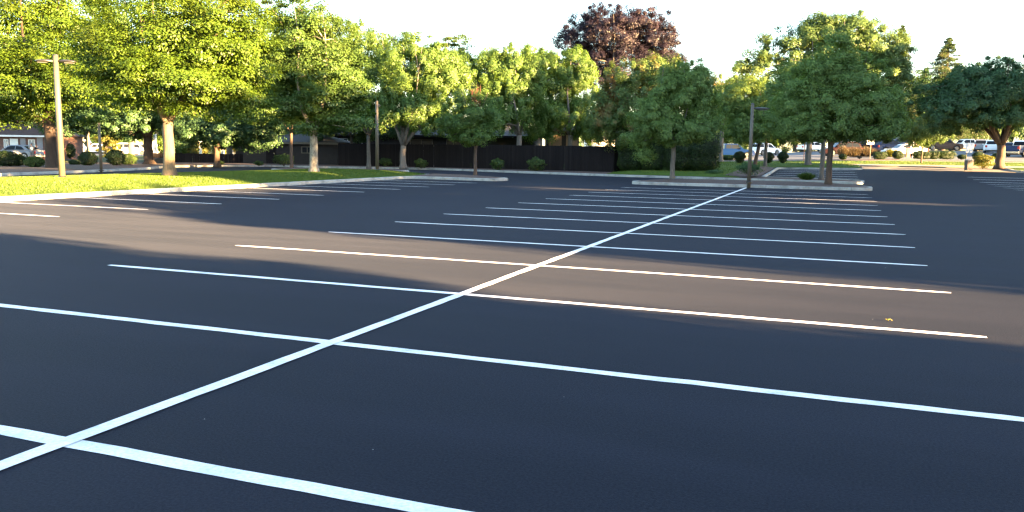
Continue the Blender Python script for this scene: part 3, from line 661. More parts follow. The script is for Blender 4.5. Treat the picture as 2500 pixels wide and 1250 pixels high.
# bright greenery far left beyond the street
for i, (px, py, a, b, d, lf) in enumerate([(262, 340, 28, 45, 118, 'leaf_gold'), (180, 325, 40, 30, 112, 'leaf_bright'), (330, 335, 60, 30, 150, 'leaf_mid'), (400, 345, 25, 35, 120, 'leaf_bright'), (452, 358, 22, 22, 108, 'leaf_bright'), (485, 362, 22, 14, 106, 'leaf_gold'), (535, 366, 12, 10, 100, 'leaf_gold'), (588, 358, 14, 14, 100, 'leaf_gold')]):
    px_tree('young_tree', ['yellow green tree behind the shaded thin post on the left', 'bright low tree right of the lamp post trunk, above the white bus', 'tree above the white vans', 'sunlit tree right of the old flaring trunk', 'sunlit tree just above the low fence, left of its yellow neighbour', 'yellow bush like tree above the low fence by a white post', 'tiny yellow tree above the low fence touching the short dark trunk', 'yellow tree in the gap left of the dark shed'][i], 'tree', (px, 385), [(px, py, a, b), (px+a*.3, py-b*.4, a*.6, b*.6)], M[lf], M['bark_brown'], 4, py+b*.8, d=d, style='soft', n=5000, nclump=70, size=.22, seed=160+i)

# trees standing right of the photographer, outside the picture, whose long shadows cross the lot
SDIR = np.array([math.sin(SUN_AZ), math.cos(SUN_AZ)]); TDIR = np.array([-SDIR[1], SDIR[0]])
def shade_tree(t, s, h, r, seed, low=1.6, n=12000, size=.66):
    p = SDIR*s+TDIR*t; z = float(T(*p))
    lob = [(p[0], p[1], z+(h+low)/2, r, r, (h-low)/2), (p[0]+.3*r, p[1]-.3*r, z+low+(h-low)*.38, r*1.05, r*1.05, (h-low)*.36), (p[0], p[1]+.5, z+low+(h-low)*.66, r*1.02, r*1.02, (h-low)*.33), (p[0], p[1], z+low+2.0, r*(.62 if 30 < t < 75 else 1), r*(.62 if 30 < t < 75 else 1), 2.2)]
    tree('broadleaf_tree', 'broad tree right of the photographer, outside the picture', 'tree', (p[0], p[1], z), lob, M['leaf_mid'], M['bark_grey'], .25, low+.3, style='dense', n=n, nclump=130, size=size, seed=seed, group='trees right of the photographer', cscale=1.8)
for i, (t, s, h, r) in enumerate([(-21, 30, 17, 6), (-12, 28, 17, 6), (-3.6, 27, 16, 6.0), (-.5, 31, 13, 5.4), (1.7, 25, 8.6, 3.5), (-1.5, 23, 9, 4.5), (13.2, 28, 9.0, 2.9), (16.8, 30, 9.2, 2.8), (19.6, 28, 8.4, 2.2), (25.7, 28, 16.3, 4.3),
                                 (33.5, 29, 17.0, 4.6), (39.0, 28, 15.4, 4.4), (45.5, 29, 19.0, 3.2), (42, 29, 14.5, 4.0), (51, 28, 15.4, 4.4), (57.5, 29, 20.0, 3.4), (56, 31, 16, 4.8), (62.5, 28, 15.6, 4.8), (68.0, 29, 13.5, 4.2)]):
    shade_tree(t, s, h, r, 200+i)
for i, (t, s, h, r, lo) in enumerate([(76, 30, 16.5, 6, 7.6), (86.5, 31, 17, 5.5, 8.8), (115, 38, 15, 5.5, 2.2), (126, 38, 18, 6.5, 2.2), (138, 38, 18, 6.5, 2.2), (150, 40, 18, 7, 2.2)]): shade_tree(t, s, h, r, 230+i, lo)  # unseen trees added to shade the right edge tree and far cars

# ------------------------------------------------------------------ lamp posts
def pole_at(px, py, top_py, zo, w_px, label, heads, name='lamp_post', mat='pole'):
    x, y, z, d = hit(px, py, zo); h = at3(px, top_py, d)[2]-z; r = w_px/2/F*d
    root = empty(name, (x, y, z), 0, label, 'lamp post')
    MB().tube([(0, 0, -.3), (0, 0, h*.5), (0, 0, h)], [r*1.12, r, r*.86], 4 if name == 'x' else 12).build('pole', M[mat], root, smooth=True)
    MB().lathe([(r*1.7, -.02), (r*1.7, .05), (r*1.3, .09), (r*1.1, .10)], 16).build('base_plate', M['dark_metal'], root)
    MB().lathe([(r*.95, h), (r*.9, h+.03), (r*.2, h+.05)], 12).build('cap', M['dark_metal'], root)
    for a, L in heads:
        c, s = math.cos(a), math.sin(a); zz = h-.22
        hb = MB(); n = 12; prof = [(r*.7, .05, .05), (r+.10, .07, .06), (r+.16, .15, .08), (r+L*.55, .17, .075), (r+L*.9, .14, .055), (r+L, .06, .03)]
        vs = []
        for q, hw, hh in prof:
            for k in range(n):
                t = 2*PI*k/n; l = hw*math.cos(t); v = hh*math.sin(t); v = v if v > 0 else v*.5
                vs.append((c*q-s*l, s*q+c*l, zz+v))
        fs = [(i*n+k, i*n+(k+1) % n, (i+1)*n+(k+1) % n, (i+1)*n+k) for i in range(len(prof)-1) for k in range(n)]+[tuple(range(n))[::-1], tuple((len(prof)-1)*n+k for k in range(n))]
        hd = hb.add(vs, fs).build('lamp_head', M['dark_metal'], root, smooth=True)
        lb = MB(); q0, q1 = r+.22, r+L*.85
        vs = [(c*q-s*l, s*q+c*l, zz-.041) for q, l in ((q0, -.1), (q1, -.09), (q1, .09), (q0, .1))]; vs += [(a_, b_, c_-.02) for a_, b_, c_ in vs]
        lb.add(vs, [(0, 1, 2, 3), (4, 7, 6, 5), (0, 4, 5, 1), (1, 5, 6, 2), (2, 6, 7, 3), (3, 7, 4, 0)]).build('lens', M['lens'], hd)
    return root
VR = Vector(cx).to_2d(); va = math.atan2(VR.y, VR.x)
pole_at(152, 436, 136, .35, 13.5, 'sunlit tan lamp post with two flat heads in the left lawn', [(va+.15, .62), (va+PI+.15, .62)])
pole_at(921, 416, 248, .35, 7.5, 'lamp post on the lawn, its top lit and its lower half grey in shade', [(va+PI/2, .6)])
pole_at(1828, 446, 254, .27, 8.5, 'dark grey lamp post on the near kerbed island with one head to the right', [(va+.05, .75)], mat='pole')

# ------------------------------------------------------------------ shrubs
def shrub(label, px, d, w, h, leaf, seed, zo=.12, name='shrub', shape='ball', n=2600, size=.085, depth=None, py=None, group=None):
    """w, h in metres"""
    r = np.random.default_rng(seed)
    if py is not None: x, y, z, d = hit(px, py, zo)
    else: x, y = at(px, d); z = float(T(x, y))+zo
    root = empty(name, (x, y, z), va, label, 'shrub' if name != 'ornamental_grass' else 'grass clump', group)
    D = (depth or w)/2; Wd = w/2
    if shape == 'tuft':
        k = n//3; a = r.random(k)*2*PI; q = r.random(k)**.5; bx = np.cos(a)*q*Wd*.35; by = np.sin(a)*q*D*.35
        tx = bx*2.4+r.normal(size=k)*Wd*.22; ty = by*2.4+r.normal(size=k)*D*.22; tz = h*(.55+.5*r.random(k))*(1-.35*q)
        V = np.empty((k, 3, 3)); wd = r.normal(size=(k, 2)); wd /= np.linalg.norm(wd, axis=1, keepdims=True); wd *= .02+.025*r.random((k, 1))
        V[:, 0] = np.stack([bx-wd[:, 0], by-wd[:, 1], bx*0-.02], 1); V[:, 1] = np.stack([bx+wd[:, 0], by+wd[:, 1], bx*0-.02], 1); V[:, 2] = np.stack([tx, ty, tz], 1)
        np_mesh('foliage', V.reshape(-1, 3), 3, leaf, root); return root
    dd = rsph(r, n); dd[:, 2] = np.abs(dd[:, 2])*np.where(r.random(n) < (.55 if name == 'evergreen_shrub' else .8), 1, -1)
    if shape == 'box':
        e = 5.0
        f = (np.abs(dd[:, 0])**e+np.abs(dd[:, 1])**e+np.abs(dd[:, 2])**e)**(1/e); dd = dd/f[:, None]
    q = .86+.16*r.random(n); lump = 1+.07*np.sin(dd[:, 0]*7+seed)*np.sin(dd[:, 1]*6+seed*2)+.05*np.sin(dd[:, 2]*9)
    if shape == 'loose': q = .45+.65*r.random(n)**.7; lump = 1+.2*np.sin(dd[:, 0]*5+seed)*np.sin(dd[:, 2]*6+seed)
    zc = h*.52; sz = h*.5
    if shape == 'vase': taper = .55+.45*np.clip((dd[:, 2]+1)/1.4, 0, 1)
    else: taper = 1
    P = np.stack([dd[:, 0]*Wd*q*lump*taper, dd[:, 1]*D*q*lump*taper, np.maximum(.02, zc+dd[:, 2]*sz*q*lump)], 1)
    nr = dd+rsph(r, n)*.7; np_mesh('foliage', leafquads(r, P, nr, size, .6), 4, leaf, root)
    mb = MB()
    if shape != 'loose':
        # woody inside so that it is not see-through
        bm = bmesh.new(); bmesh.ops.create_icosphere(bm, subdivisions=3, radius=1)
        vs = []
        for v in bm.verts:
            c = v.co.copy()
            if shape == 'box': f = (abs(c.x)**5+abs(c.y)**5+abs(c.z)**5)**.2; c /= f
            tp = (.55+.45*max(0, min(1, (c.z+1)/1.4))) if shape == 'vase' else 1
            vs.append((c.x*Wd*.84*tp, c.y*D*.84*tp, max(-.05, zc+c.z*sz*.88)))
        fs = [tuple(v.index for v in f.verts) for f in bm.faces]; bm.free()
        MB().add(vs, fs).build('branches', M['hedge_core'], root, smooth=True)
    else:
        for i in range(9):
            a = i*.7+seed; mb.tube([(0, 0, -.05), (math.cos(a)*Wd*.4, math.sin(a)*D*.4, h*.5), (math.cos(a)*Wd*.75, math.sin(a)*D*.75, h*.8)], [.02, .012, .004], 4)
        mb.build('branches', M['bark_brown'], root)
    return root
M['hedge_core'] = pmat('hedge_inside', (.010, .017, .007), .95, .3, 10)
# dark tall evergreens forming the hedge
for i, (px, d, w, h, lb) in enumerate([(1545, 61, 2.3, 2.9, 'tall dark evergreen at the fence end, leftmost of the hedge'), (1600, 60.5, 2.4, 2.8, 'tall dark evergreen directly behind the leaning trunk'),
                                       (1655, 60, 2.2, 2.9, 'tall evergreen with a sunlit lower edge behind the straight grey trunk'), (1712, 60, 2.4, 2.9, 'rightmost tall evergreen, rounded, with lawn at its foot')]):
    shrub(lb, px, d, w, h, M['leaf_hedge'], 300+i, name='evergreen_shrub', shape='box', n=15000, size=.10, group='tall evergreens at the fence end')
# clipped row behind the verge
for i, (px, w, h, sh, lb) in enumerate([(2058, .75, .6, 'ball', 'small clipped ball before the tan grasses, tapering up'), (2148, 1.3, .75, 'box', 'clipped block shrub right of the tan grasses'), (2192, 1.15, .85, 'ball', 'domed clipped shrub before the white sedan'),
        (2250, 1.9, .8, 'box', 'long clipped block at the foot of the golden green tree'), (2279, .95, .8, 'box', 'clipped block right of the thin tree trunk, touching the long block'), (2309, 1.8, .82, 'box', 'long clipped block left of the two panel sign'),
        (2349, .8, .5, 'ball', 'small round shrub just left of the two panel sign'), (2388, 1.15, .75, 'ball', 'round clipped shrub right of the grey bin'), (2432, .8, .6, 'ball', 'low shrub behind the thick two toned trunk')]):
    shrub(lb, px, 86.5, w, h, M['leaf_hedge'], 320+i, shape=sh, n=2600, size=.09, depth=1.1)
for i, (px, py, w, h, sh, lf, lb) in enumerate([(1806, 401, 1.15, 1.15, 'vase', 'leaf_hedge', 'dark vase shaped bush just left of the dark lamp post'), (1877, 404, 1.0, 1.05, 'vase', 'leaf_hedge', 'dark bush right of the straight dark trunk'), (1912, 404, 1.05, 1.05, 'vase', 'leaf_hedge', 'dark vase shaped bush at the end of the mulch wedge'),
        (1720, 389, 1.6, .5, 'box', 'leaf_bush', 'low clipped shrub at the edge of the evergreen hedge, lawn side'), (1777, 390, 1.6, .55, 'box', 'leaf_bush', 'low clipped shrub under the blue pickup')]):
    shrub(lb, px, 90 if py < 395 else 76, w if py > 395 else w*.8, h, M[lf], 340+i, shape=sh, n=3000, size=.09, zo=.2)
shrub('tan ornamental grass clump left of the white sign post', 2085, 95, 2.6, 1.3, M['straw'], 351, name='ornamental_grass', shape='tuft', n=7000, depth=1.2)
shrub('tan ornamental grass clump right behind the white sign post', 2115, 95, 2.6, 1.4, M['straw'], 352, name='ornamental_grass', shape='tuft', n=7000, depth=1.2)
shrub('narrow tan ornamental grass by the two island trunks', 2058, 95, 1.4, 1.5, M['straw'], 353, name='ornamental_grass', shape='tuft', n=4500)
shrub('greenish feathery grass before the nose of the white sedan', 2172, 94, 1.5, 1.1, M['leaf_gold'], 354, name='ornamental_grass', shape='tuft', n=4000)
shrub('tiny red brown shrub between the clipped ball and block', 2099, 88, .45, .35, M['straw'], 355, shape='loose', n=500)
shrub('golden bush on the right lawn beside the grey bin', 2399, 0, 1.5, 1.0, M['leaf_gold'], 356, shape='loose', n=3500, size=.1, py=411, zo=.2)
shrub('tufty green plant at the left foot of the twin trunks on the second kerb', 1969, 0, 1.2, .55, M['leaf_bush'], 357, shape='tuft', n=3500, py=439, zo=.15)
shrub('dark green shrub half hidden behind the dark lamp post', 1828, 0, 1.5, .75, M['leaf_dark'], 358, shape='loose', n=2500, py=428, zo=.3)
shrub('faint bluish shrub on the mounded lawn', 1745, 0, 1.1, .35, M['leaf_dark'], 359, shape='loose', n=1500, py=428, zo=.2)
for i, (px, py, w, h, lb) in enumerate([(1028, 410, 1.0, .7, 'green shrub at the fence right of the many forked tree'), (942, 407, 1.1, .7, 'shrub at the fence right of the single lamp post'), (1214, 415, 1.0, .8, 'green shrub at the fence left of the pear trunk'), (1310, 418, 1.3, .95, 'leafy shrub at the fence right of the pear trunk'),
        (1522, 421, 1.5, 1.0, 'shrub where the fence meets the evergreens'), (1627, 424, .7, .5, 'small shrub left of the straight grey trunk'), (538, 402, .6, .3, 'tiny weed by the low fence right of the short trunk'), (632, 404, .7, .35, 'pale weed at the foot of the dark shed'), (693, 405, 1.6, .9, 'dim shrub behind the slim island trunk')]):
    shrub(lb, px, 0, w, h, M['leaf_bush'], 370+i, shape='loose', n=1900, size=.1, py=py, zo=.15)
for i, (px, py, w, h, lf, lb) in enumerate([(215, 406, 1.25, 1.0, 'leaf_hedge', 'dark rounded bush left of the shaded thin post'), (283, 406, 1.3, 1.15, 'leaf_hedge', 'dark round bush right of the shaded thin post'), (313, 404, 1.3, .85, 'leaf_bush', 'green bush beside the dark round one, before the flaring trunk'),
        (183, 404, .8, .4, 'leaf_hedge', 'low dark shrub just right of the lamp post'), (85, 410, 1.2, .7, 'leaf_bush', 'greenish bush below the standing person'), (15, 408, 1.8, 1.0, 'leaf_hedge', 'dark bush at the left edge before the silver car'), (42, 407, 1.2, .8, 'leaf_hedge', 'second dark bush from the left edge')]):
    shrub(lb, px, 0, w, h, M[lf], 390+i, shape='ball', n=2400, size=.11, py=py, zo=.13)
shrub('large dark rounded hedge before the brick house, behind the person', 105, 91, 2.6, 2.0, M['leaf_bush'], 401, shape='ball', n=7000, size=.13, zo=0)
shrub('rounded dark hedge at the left edge before the brick house', 12, 89, 1.8, 1.4, M['leaf_bush'], 402, shape='ball', n=4000, size=.13, zo=0)
shrub('smooth dark dome shrub right of the lamp post, before the white bus', 164, 93, 1.6, 1.7, M['leaf_hedge'], 403, shape='ball', n=5000, size=.12, zo=0)

# ------------------------------------------------------------------ fence, shed and houses
def fence(label, pts, h, name='wooden_fence', gap=0):
    root = empty(name, (pts[0][0], pts[0][1], 0), 0, label, 'fence'); ox, oy = pts[0]; mb = MB(); pm = MB(); rr = random.Random(7)
    for (a, b) in zip(pts[:-1], pts[1:]):
        a = Vector(a); b = Vector(b); L = (b-a).length; d = (b-a)/L; nn = Vector((-d.y, d.x)); k = int(L/.145)
        for i in range(k):
            p = a+d*(i*.145); z = float(T(p.x, p.y)); hh = h+rr.uniform(-.015, .015); w = .140 if rr.random() > .04 else .12; o = rr.uniform(-.004, .004)
            q = [p+nn*o, p+d*w+nn*o, p+d*w+nn*(o+.02), p+nn*(o+.02)]
            vs = [(c.x-ox, c.y-oy, z+.03) for c in q]+[(c.x-ox, c.y-oy, z+hh) for c in q]
            mb.add(vs, [(0, 3, 2, 1), (4, 5, 6, 7), (0, 1, 5, 4), (1, 2, 6, 5), (2, 3, 7, 6), (3, 0, 4, 7)])
        for i in range(int(L/2.4)+1):
            p = a+d*min(L, i*2.4)+nn*.08; z = float(T(p.x, p.y)); pm = MB().box((p.x-ox-.05, p.y-oy-.05, z-.2), (p.x-ox+.05, p.y-oy+.05, z+h+.02)); pm.build('post', M['fence'], root)
    mb.build('board_panel', M['fence'], root)
def P2(px, d): return at(px, d)
fence('low dark board fence behind the lane on the left, bushes glowing above it', [P2(372, 74), P2(470, 74.5), P2(595, 75)], 1.0)
fence('long tall dark stained board fence behind the tree row', [P2(826, 71.5), P2(1060, 69.5), P2(1300, 64), P2(1500, 60.5), P2(1535, 62.5)], 2.05)
def boxhouse(name, label, o, ax, L, Dp, eave, rise, over, wall, roof, parts, cat='house', hipL=True, hipR=True, fascia='white_trim'):
    """house with its front along ax (unit vector) starting at o, depth Dp behind; parts: (kind, x0, x1, z0, z1)"""
    ax = Vector(ax).normalized(); rz = math.atan2(ax.y, ax.x); z = float(T(o[0], o[1]))
    root = empty(name, (o[0], o[1], z), rz, label, cat)
    MB().box((0, 0, -.3), (L, Dp, eave)).build('wall', M[wall], root)
    a, b = -over, L+over; c, e = -over, Dp+over; rh = (e-c)/2
    r0 = a+(rh if hipL else 0); r1 = b-(rh if hipR else 0); my = (c+e)/2
    rf = MB().add([(a, c, eave), (b, c, eave), (b, e, eave), (a, e, eave), (r0, my, eave+rise), (r1, my, eave+rise), (a, c, eave-.02), (b, c, eave-.02), (b, e, eave-.02), (a, e, eave-.02)],
                  [(0, 1, 5, 4), (1, 2, 5), (2, 3, 4, 5), (3, 0, 4), (6, 9, 8, 7), (0, 6, 7, 1), (1, 7, 8, 2), (2, 8, 9, 3), (3, 9, 6, 0)]).build('roof', M[roof], root)
    MB().box((a, c-.03, eave-.2), (b, c-.003, eave-.021)).build('fascia', M[fascia], root)
    for p in parts:
        kind, x0, x1, z0, z1 = p[:5]
        if kind == 'chimney':
            MB().box((x0, my-.6, eave), (x1, my+.5, z1)).box((x0-.06, my-.66, z1), (x1+.06, my+.56, z1+.12)).build('chimney', M['brick'], rf)
        elif kind == 'window':
            fr = MB()
            for q in ((x0, x0+.07, z0, z1), (x1-.07, x1, z0, z1), (x0+.07, x1-.07, z0, z0+.07), (x0+.07, x1-.07, z1-.07, z1), ((x0+x1)/2-.03, (x0+x1)/2+.03, z0+.07, z1-.07)): fr.box((q[0], -.06, q[2]), (q[1], -.004, q[3]))
            w = fr.build('window', M[p[5] if len(p) > 5 else 'white_trim'], root); MB().box((x0+.07, -.03, z0+.07), (x1-.07, -.002, z1-.07)).build('pane', M[p[6] if len(p) > 6 else 'glass'], w)
        elif kind == 'door':
            dr = MB().box((x0, -.05, z0), (x1, -.003, z1)).build('door', M[p[5] if len(p) > 5 else 'white_trim'], root)
            MB().tube([(x1-.12, -.1, z0+1), (x1-.12, -.1, z0+1.14)], [.02, .02], 6).build('handle', M['chrome'], dr)
        elif kind == 'panel':
            MB().box((x0, -.05, z0), (x1, -.003, z1)).build('wall_panel', M[p[5]], root)
        elif kind == 'post':
            MB().box((x0, -over+.05, z0), (x1, -over+.05+(x1-x0), z1)).build('porch_post', M['white_trim'], root)
    return root
XR = (VR.x, VR.y)
# left brick house
o = at(-190, 88); e = at(118, 88)
boxhouse('brick_house', 'low brick house with brown hipped roof and white fascia at the left edge', o, (e[0]-o[0], e[1]-o[1]), 12.8, 8, 2.55, 1.9, .5, 'brick', 'roof_brown',
         [('chimney', 9.6, 11.2, 2.5, 4.6), ('window', 8.6, 9.1, .9, 2.1, 'white_trim', 'glass_pale'), ('door', 9.25, 10.1, .05, 2.15, 'white_trim'), ('panel', 10.35, 10.9, .6, 2.2, 'grey_wall'), ('window', 11.2, 11.9, 1.0, 2.1, 'white_trim', 'glass_pale'), ('panel', 12.1, 12.7, .9, 2.3, 'grey_wall')])
# dark house behind the fence
o = at(575, 82); e = at(1300, 78)
L_ = math.hypot(e[0]-o[0], e[1]-o[1])
boxhouse('dark_house', 'long dark house with grey roof hidden behind the fence and the tree row', o, (e[0]-o[0], e[1]-o[1]), L_, 9, 3.0, 1.7, .6, 'dark_wall', 'roof_grey',
         [('window', L_*.36, L_*.36+.9, 1.4, 2.6), ('window', L_*.42, L_*.42+1.1, 1.4, 2.6), ('window', L_*.60, L_*.60+2.2, 1.5, 2.6, 'fence_rail'), ('window', L_*.72, L_*.72+1.4, 1.5, 2.6, 'fence_rail'), ('panel', L_*.40, L_*.48, 1.85, 2.05, 'fence_rail'), ('panel', L_*.60, L_*.76, 1.9, 2.1, 'fence_rail')], fascia='fence')
o = at(592, 74.5); e = at(826, 73)
L_ = math.hypot(e[0]-o[0], e[1]-o[1])
boxhouse('garden_shed', 'dark timber shed between the low and the tall fence', o, (e[0]-o[0], e[1]-o[1]), L_-.1, 3.5, 2.15, .7, .25, 'dark_wall', 'roof_grey', [('door', L_*.25, L_*.25+.9, .05, 1.95, 'fence'), ('window', L_*.62, L_*.62+1.1, 1.15, 1.75, 'fence_rail'), ('panel', .2, 1.0, 1.5, 1.75, 'tan_wall')], cat='shed', fascia='fence_rail')
o = at(1335, 76); e = at(1412, 76)
boxhouse('tan_panel_house', 'building with two tan wall panels just above the fence, under the pear tree', (o[0], o[1]), (e[0]-o[0], e[1]-o[1]), 2.9, 5, 3.4, .6, .3, 'dark_wall', 'roof_brown', [('panel', .15, 1.32, 1.9, 3.0, 'tan_wall'), ('panel', 1.72, 2.78, 1.9, 3.0, 'tan_wall')], fascia='fence')
o = at(1432, 105); e = at(1500, 105)
boxhouse('white_outbuilding', 'sunlit white outbuilding glimpsed above the fence end', o, (e[0]-o[0], e[1]-o[1]), 4.0, 4, 3.0, .5, .3, 'white_trim', 'roof_grey', [('door', .6, 1.5, .05, 2.1, 'grey_wall'), ('window', 2.2, 3.3, 1.2, 2.4)], cat='outbuilding')
# building behind the right car park
o = at(2080, 172); e = at(2230, 172)
boxhouse('grey_building', 'pale grey gabled building far behind the dark utility vehicle', o, (e[0]-o[0], e[1]-o[1]), 15, 10, 5.0, 3.0, .5, 'grey_wall', 'roof_grey', [('window', 10.0, 13.0, 1.0, 4.0), ('window', 3, 5, 1.5, 3)], cat='building')
o = at(330, 172); e = at(380, 172)
boxhouse('blue_roof_house', 'bluish grey house roof behind the white vans', o, (e[0]-o[0], e[1]-o[1]), 6.5, 6, 2.9, 1.8, .4, 'white_trim', 'roof_grey', [('window', 1, 2, 1, 2.2), ('window', 4, 5, 1, 2.2)])
o = at(225, 178); e = at(330, 178)
boxhouse('white_house', 'bright sunlit white house behind the row of vans', o, (e[0]-o[0], e[1]-o[1]), 9.5, 6, 2.8, 1.4, .3, 'white_trim', 'roof_brown', [('window', 1, 2.2, 1, 2.2), ('door', 4, 4.9, .05, 2.1, 'grey_wall'), ('window', 6.5, 8, 1, 2.2)])

# ------------------------------------------------------------------ vehicles
CAR = {
 'sedan': dict(L=4.8, W=1.82, H=1.45, wr=.33, ax=(-1.38, 1.42), body=[(-2.38, .32), (-2.40, .62), (-2.30, .93), (-1.75, 1.0), (-1.0, .96), (.9, .93), (1.75, .84), (2.28, .66), (2.40, .45), (2.34, .26)],
    cab=[(-1.85, .96), (-1.15, 1.38), (-.55, 1.45), (.15, 1.43), (.55, 1.34), (1.15, .91)], win=[[(-1.42, 1.0), (-1.0, 1.30), (-.45, 1.36), (-.42, .98)], [(-.35, .98), (-.38, 1.36), (.12, 1.35), (.45, 1.25), (.82, .96)]]),
 'suv': dict(L=4.6, W=1.85, H=1.70, wr=.36, ax=(-1.32, 1.36), body=[(-2.22, .35), (-2.30, .62), (-2.28, 1.05), (-1.0, 1.06), (.95, 1.04), (1.75, .98), (2.22, .82), (2.30, .5), (2.25, .30)],
    cab=[(-2.24, 1.04), (-1.92, 1.60), (-1.5, 1.69), (.1, 1.69), (.42, 1.60), (1.12, 1.02)], win=[[(-1.98, 1.12), (-1.75, 1.53), (-1.1, 1.58), (-1.1, 1.10)], [(-1.03, 1.10), (-1.03, 1.58), (-.32, 1.59), (-.32, 1.09)], [(-.25, 1.09), (-.25, 1.59), (.12, 1.58), (.35, 1.50), (.82, 1.07)]]),
 'pickup': dict(L=5.8, W=1.98, H=1.9, wr=.40, ax=(-1.80, 1.85), body=[(-2.88, .48), (-2.92, .75), (-2.88, 1.22), (-.95, 1.24), (1.15, 1.20), (2.1, 1.16), (2.75, 1.05), (2.90, .85), (2.90, .5), (2.80, .40)],
    cab=[(-.98, 1.22), (-.90, 1.80), (-.70, 1.88), (.55, 1.88), (.85, 1.80), (1.45, 1.18)], win=[[(-.80, 1.28), (-.74, 1.74), (-.12, 1.77), (-.12, 1.27)], [(-.05, 1.27), (-.05, 1.77), (.55, 1.76), (.75, 1.70), (1.15, 1.24)]]),
 'van': dict(L=5.6, W=2.0, H=2.1, wr=.37, ax=(-1.75, 1.75), body=[(-2.75, .38), (-2.80, .7), (-2.78, 1.22), (1.4, 1.20), (2.1, 1.12), (2.68, .98), (2.80, .6), (2.74, .35)],
    cab=[(-2.76, 1.20), (-2.68, 1.95), (-2.4, 2.08), (.9, 2.08), (1.2, 2.0), (1.95, 1.15)], win=[[(-2.5, 1.3), (-2.45, 1.88), (-1.5, 1.92), (-1.5, 1.3)], [(-1.4, 1.3), (-1.4, 1.92), (-.2, 1.92), (-.2, 1.3)], [(.0, 1.28), (.0, 1.92), (.9, 1.9), (1.15, 1.82), (1.6, 1.26)]]),
 'bus': dict(L=7.6, W=2.3, H=2.95, wr=.42, ax=(-2.1, 2.5), body=[(-3.78, .45), (-3.80, 1.0), (-3.80, 1.45), (1.9, 1.45), (2.6, 1.30), (3.5, 1.18), (3.78, .9), (3.78, .42)],
    cab=[(-3.79, 1.43), (-3.76, 2.8), (-3.6, 2.93), (1.5, 2.93), (1.75, 2.75), (2.0, 2.2), (2.75, 1.25)], win=[[(-3.5, 1.55), (-3.5, 2.4), (-2.6, 2.4), (-2.6, 1.55)], [(-2.45, 1.55), (-2.45, 2.4), (-1.4, 2.4), (-1.4, 1.55)], [(-1.2, 1.55), (-1.2, 2.4), (0, 2.4), (0, 1.55)], [(.2, 1.55), (.2, 2.4), (1.3, 2.4), (1.3, 1.55)], [(1.75, 1.4), (1.75, 2.1), (2.0, 2.05), (2.5, 1.4)]]),
}
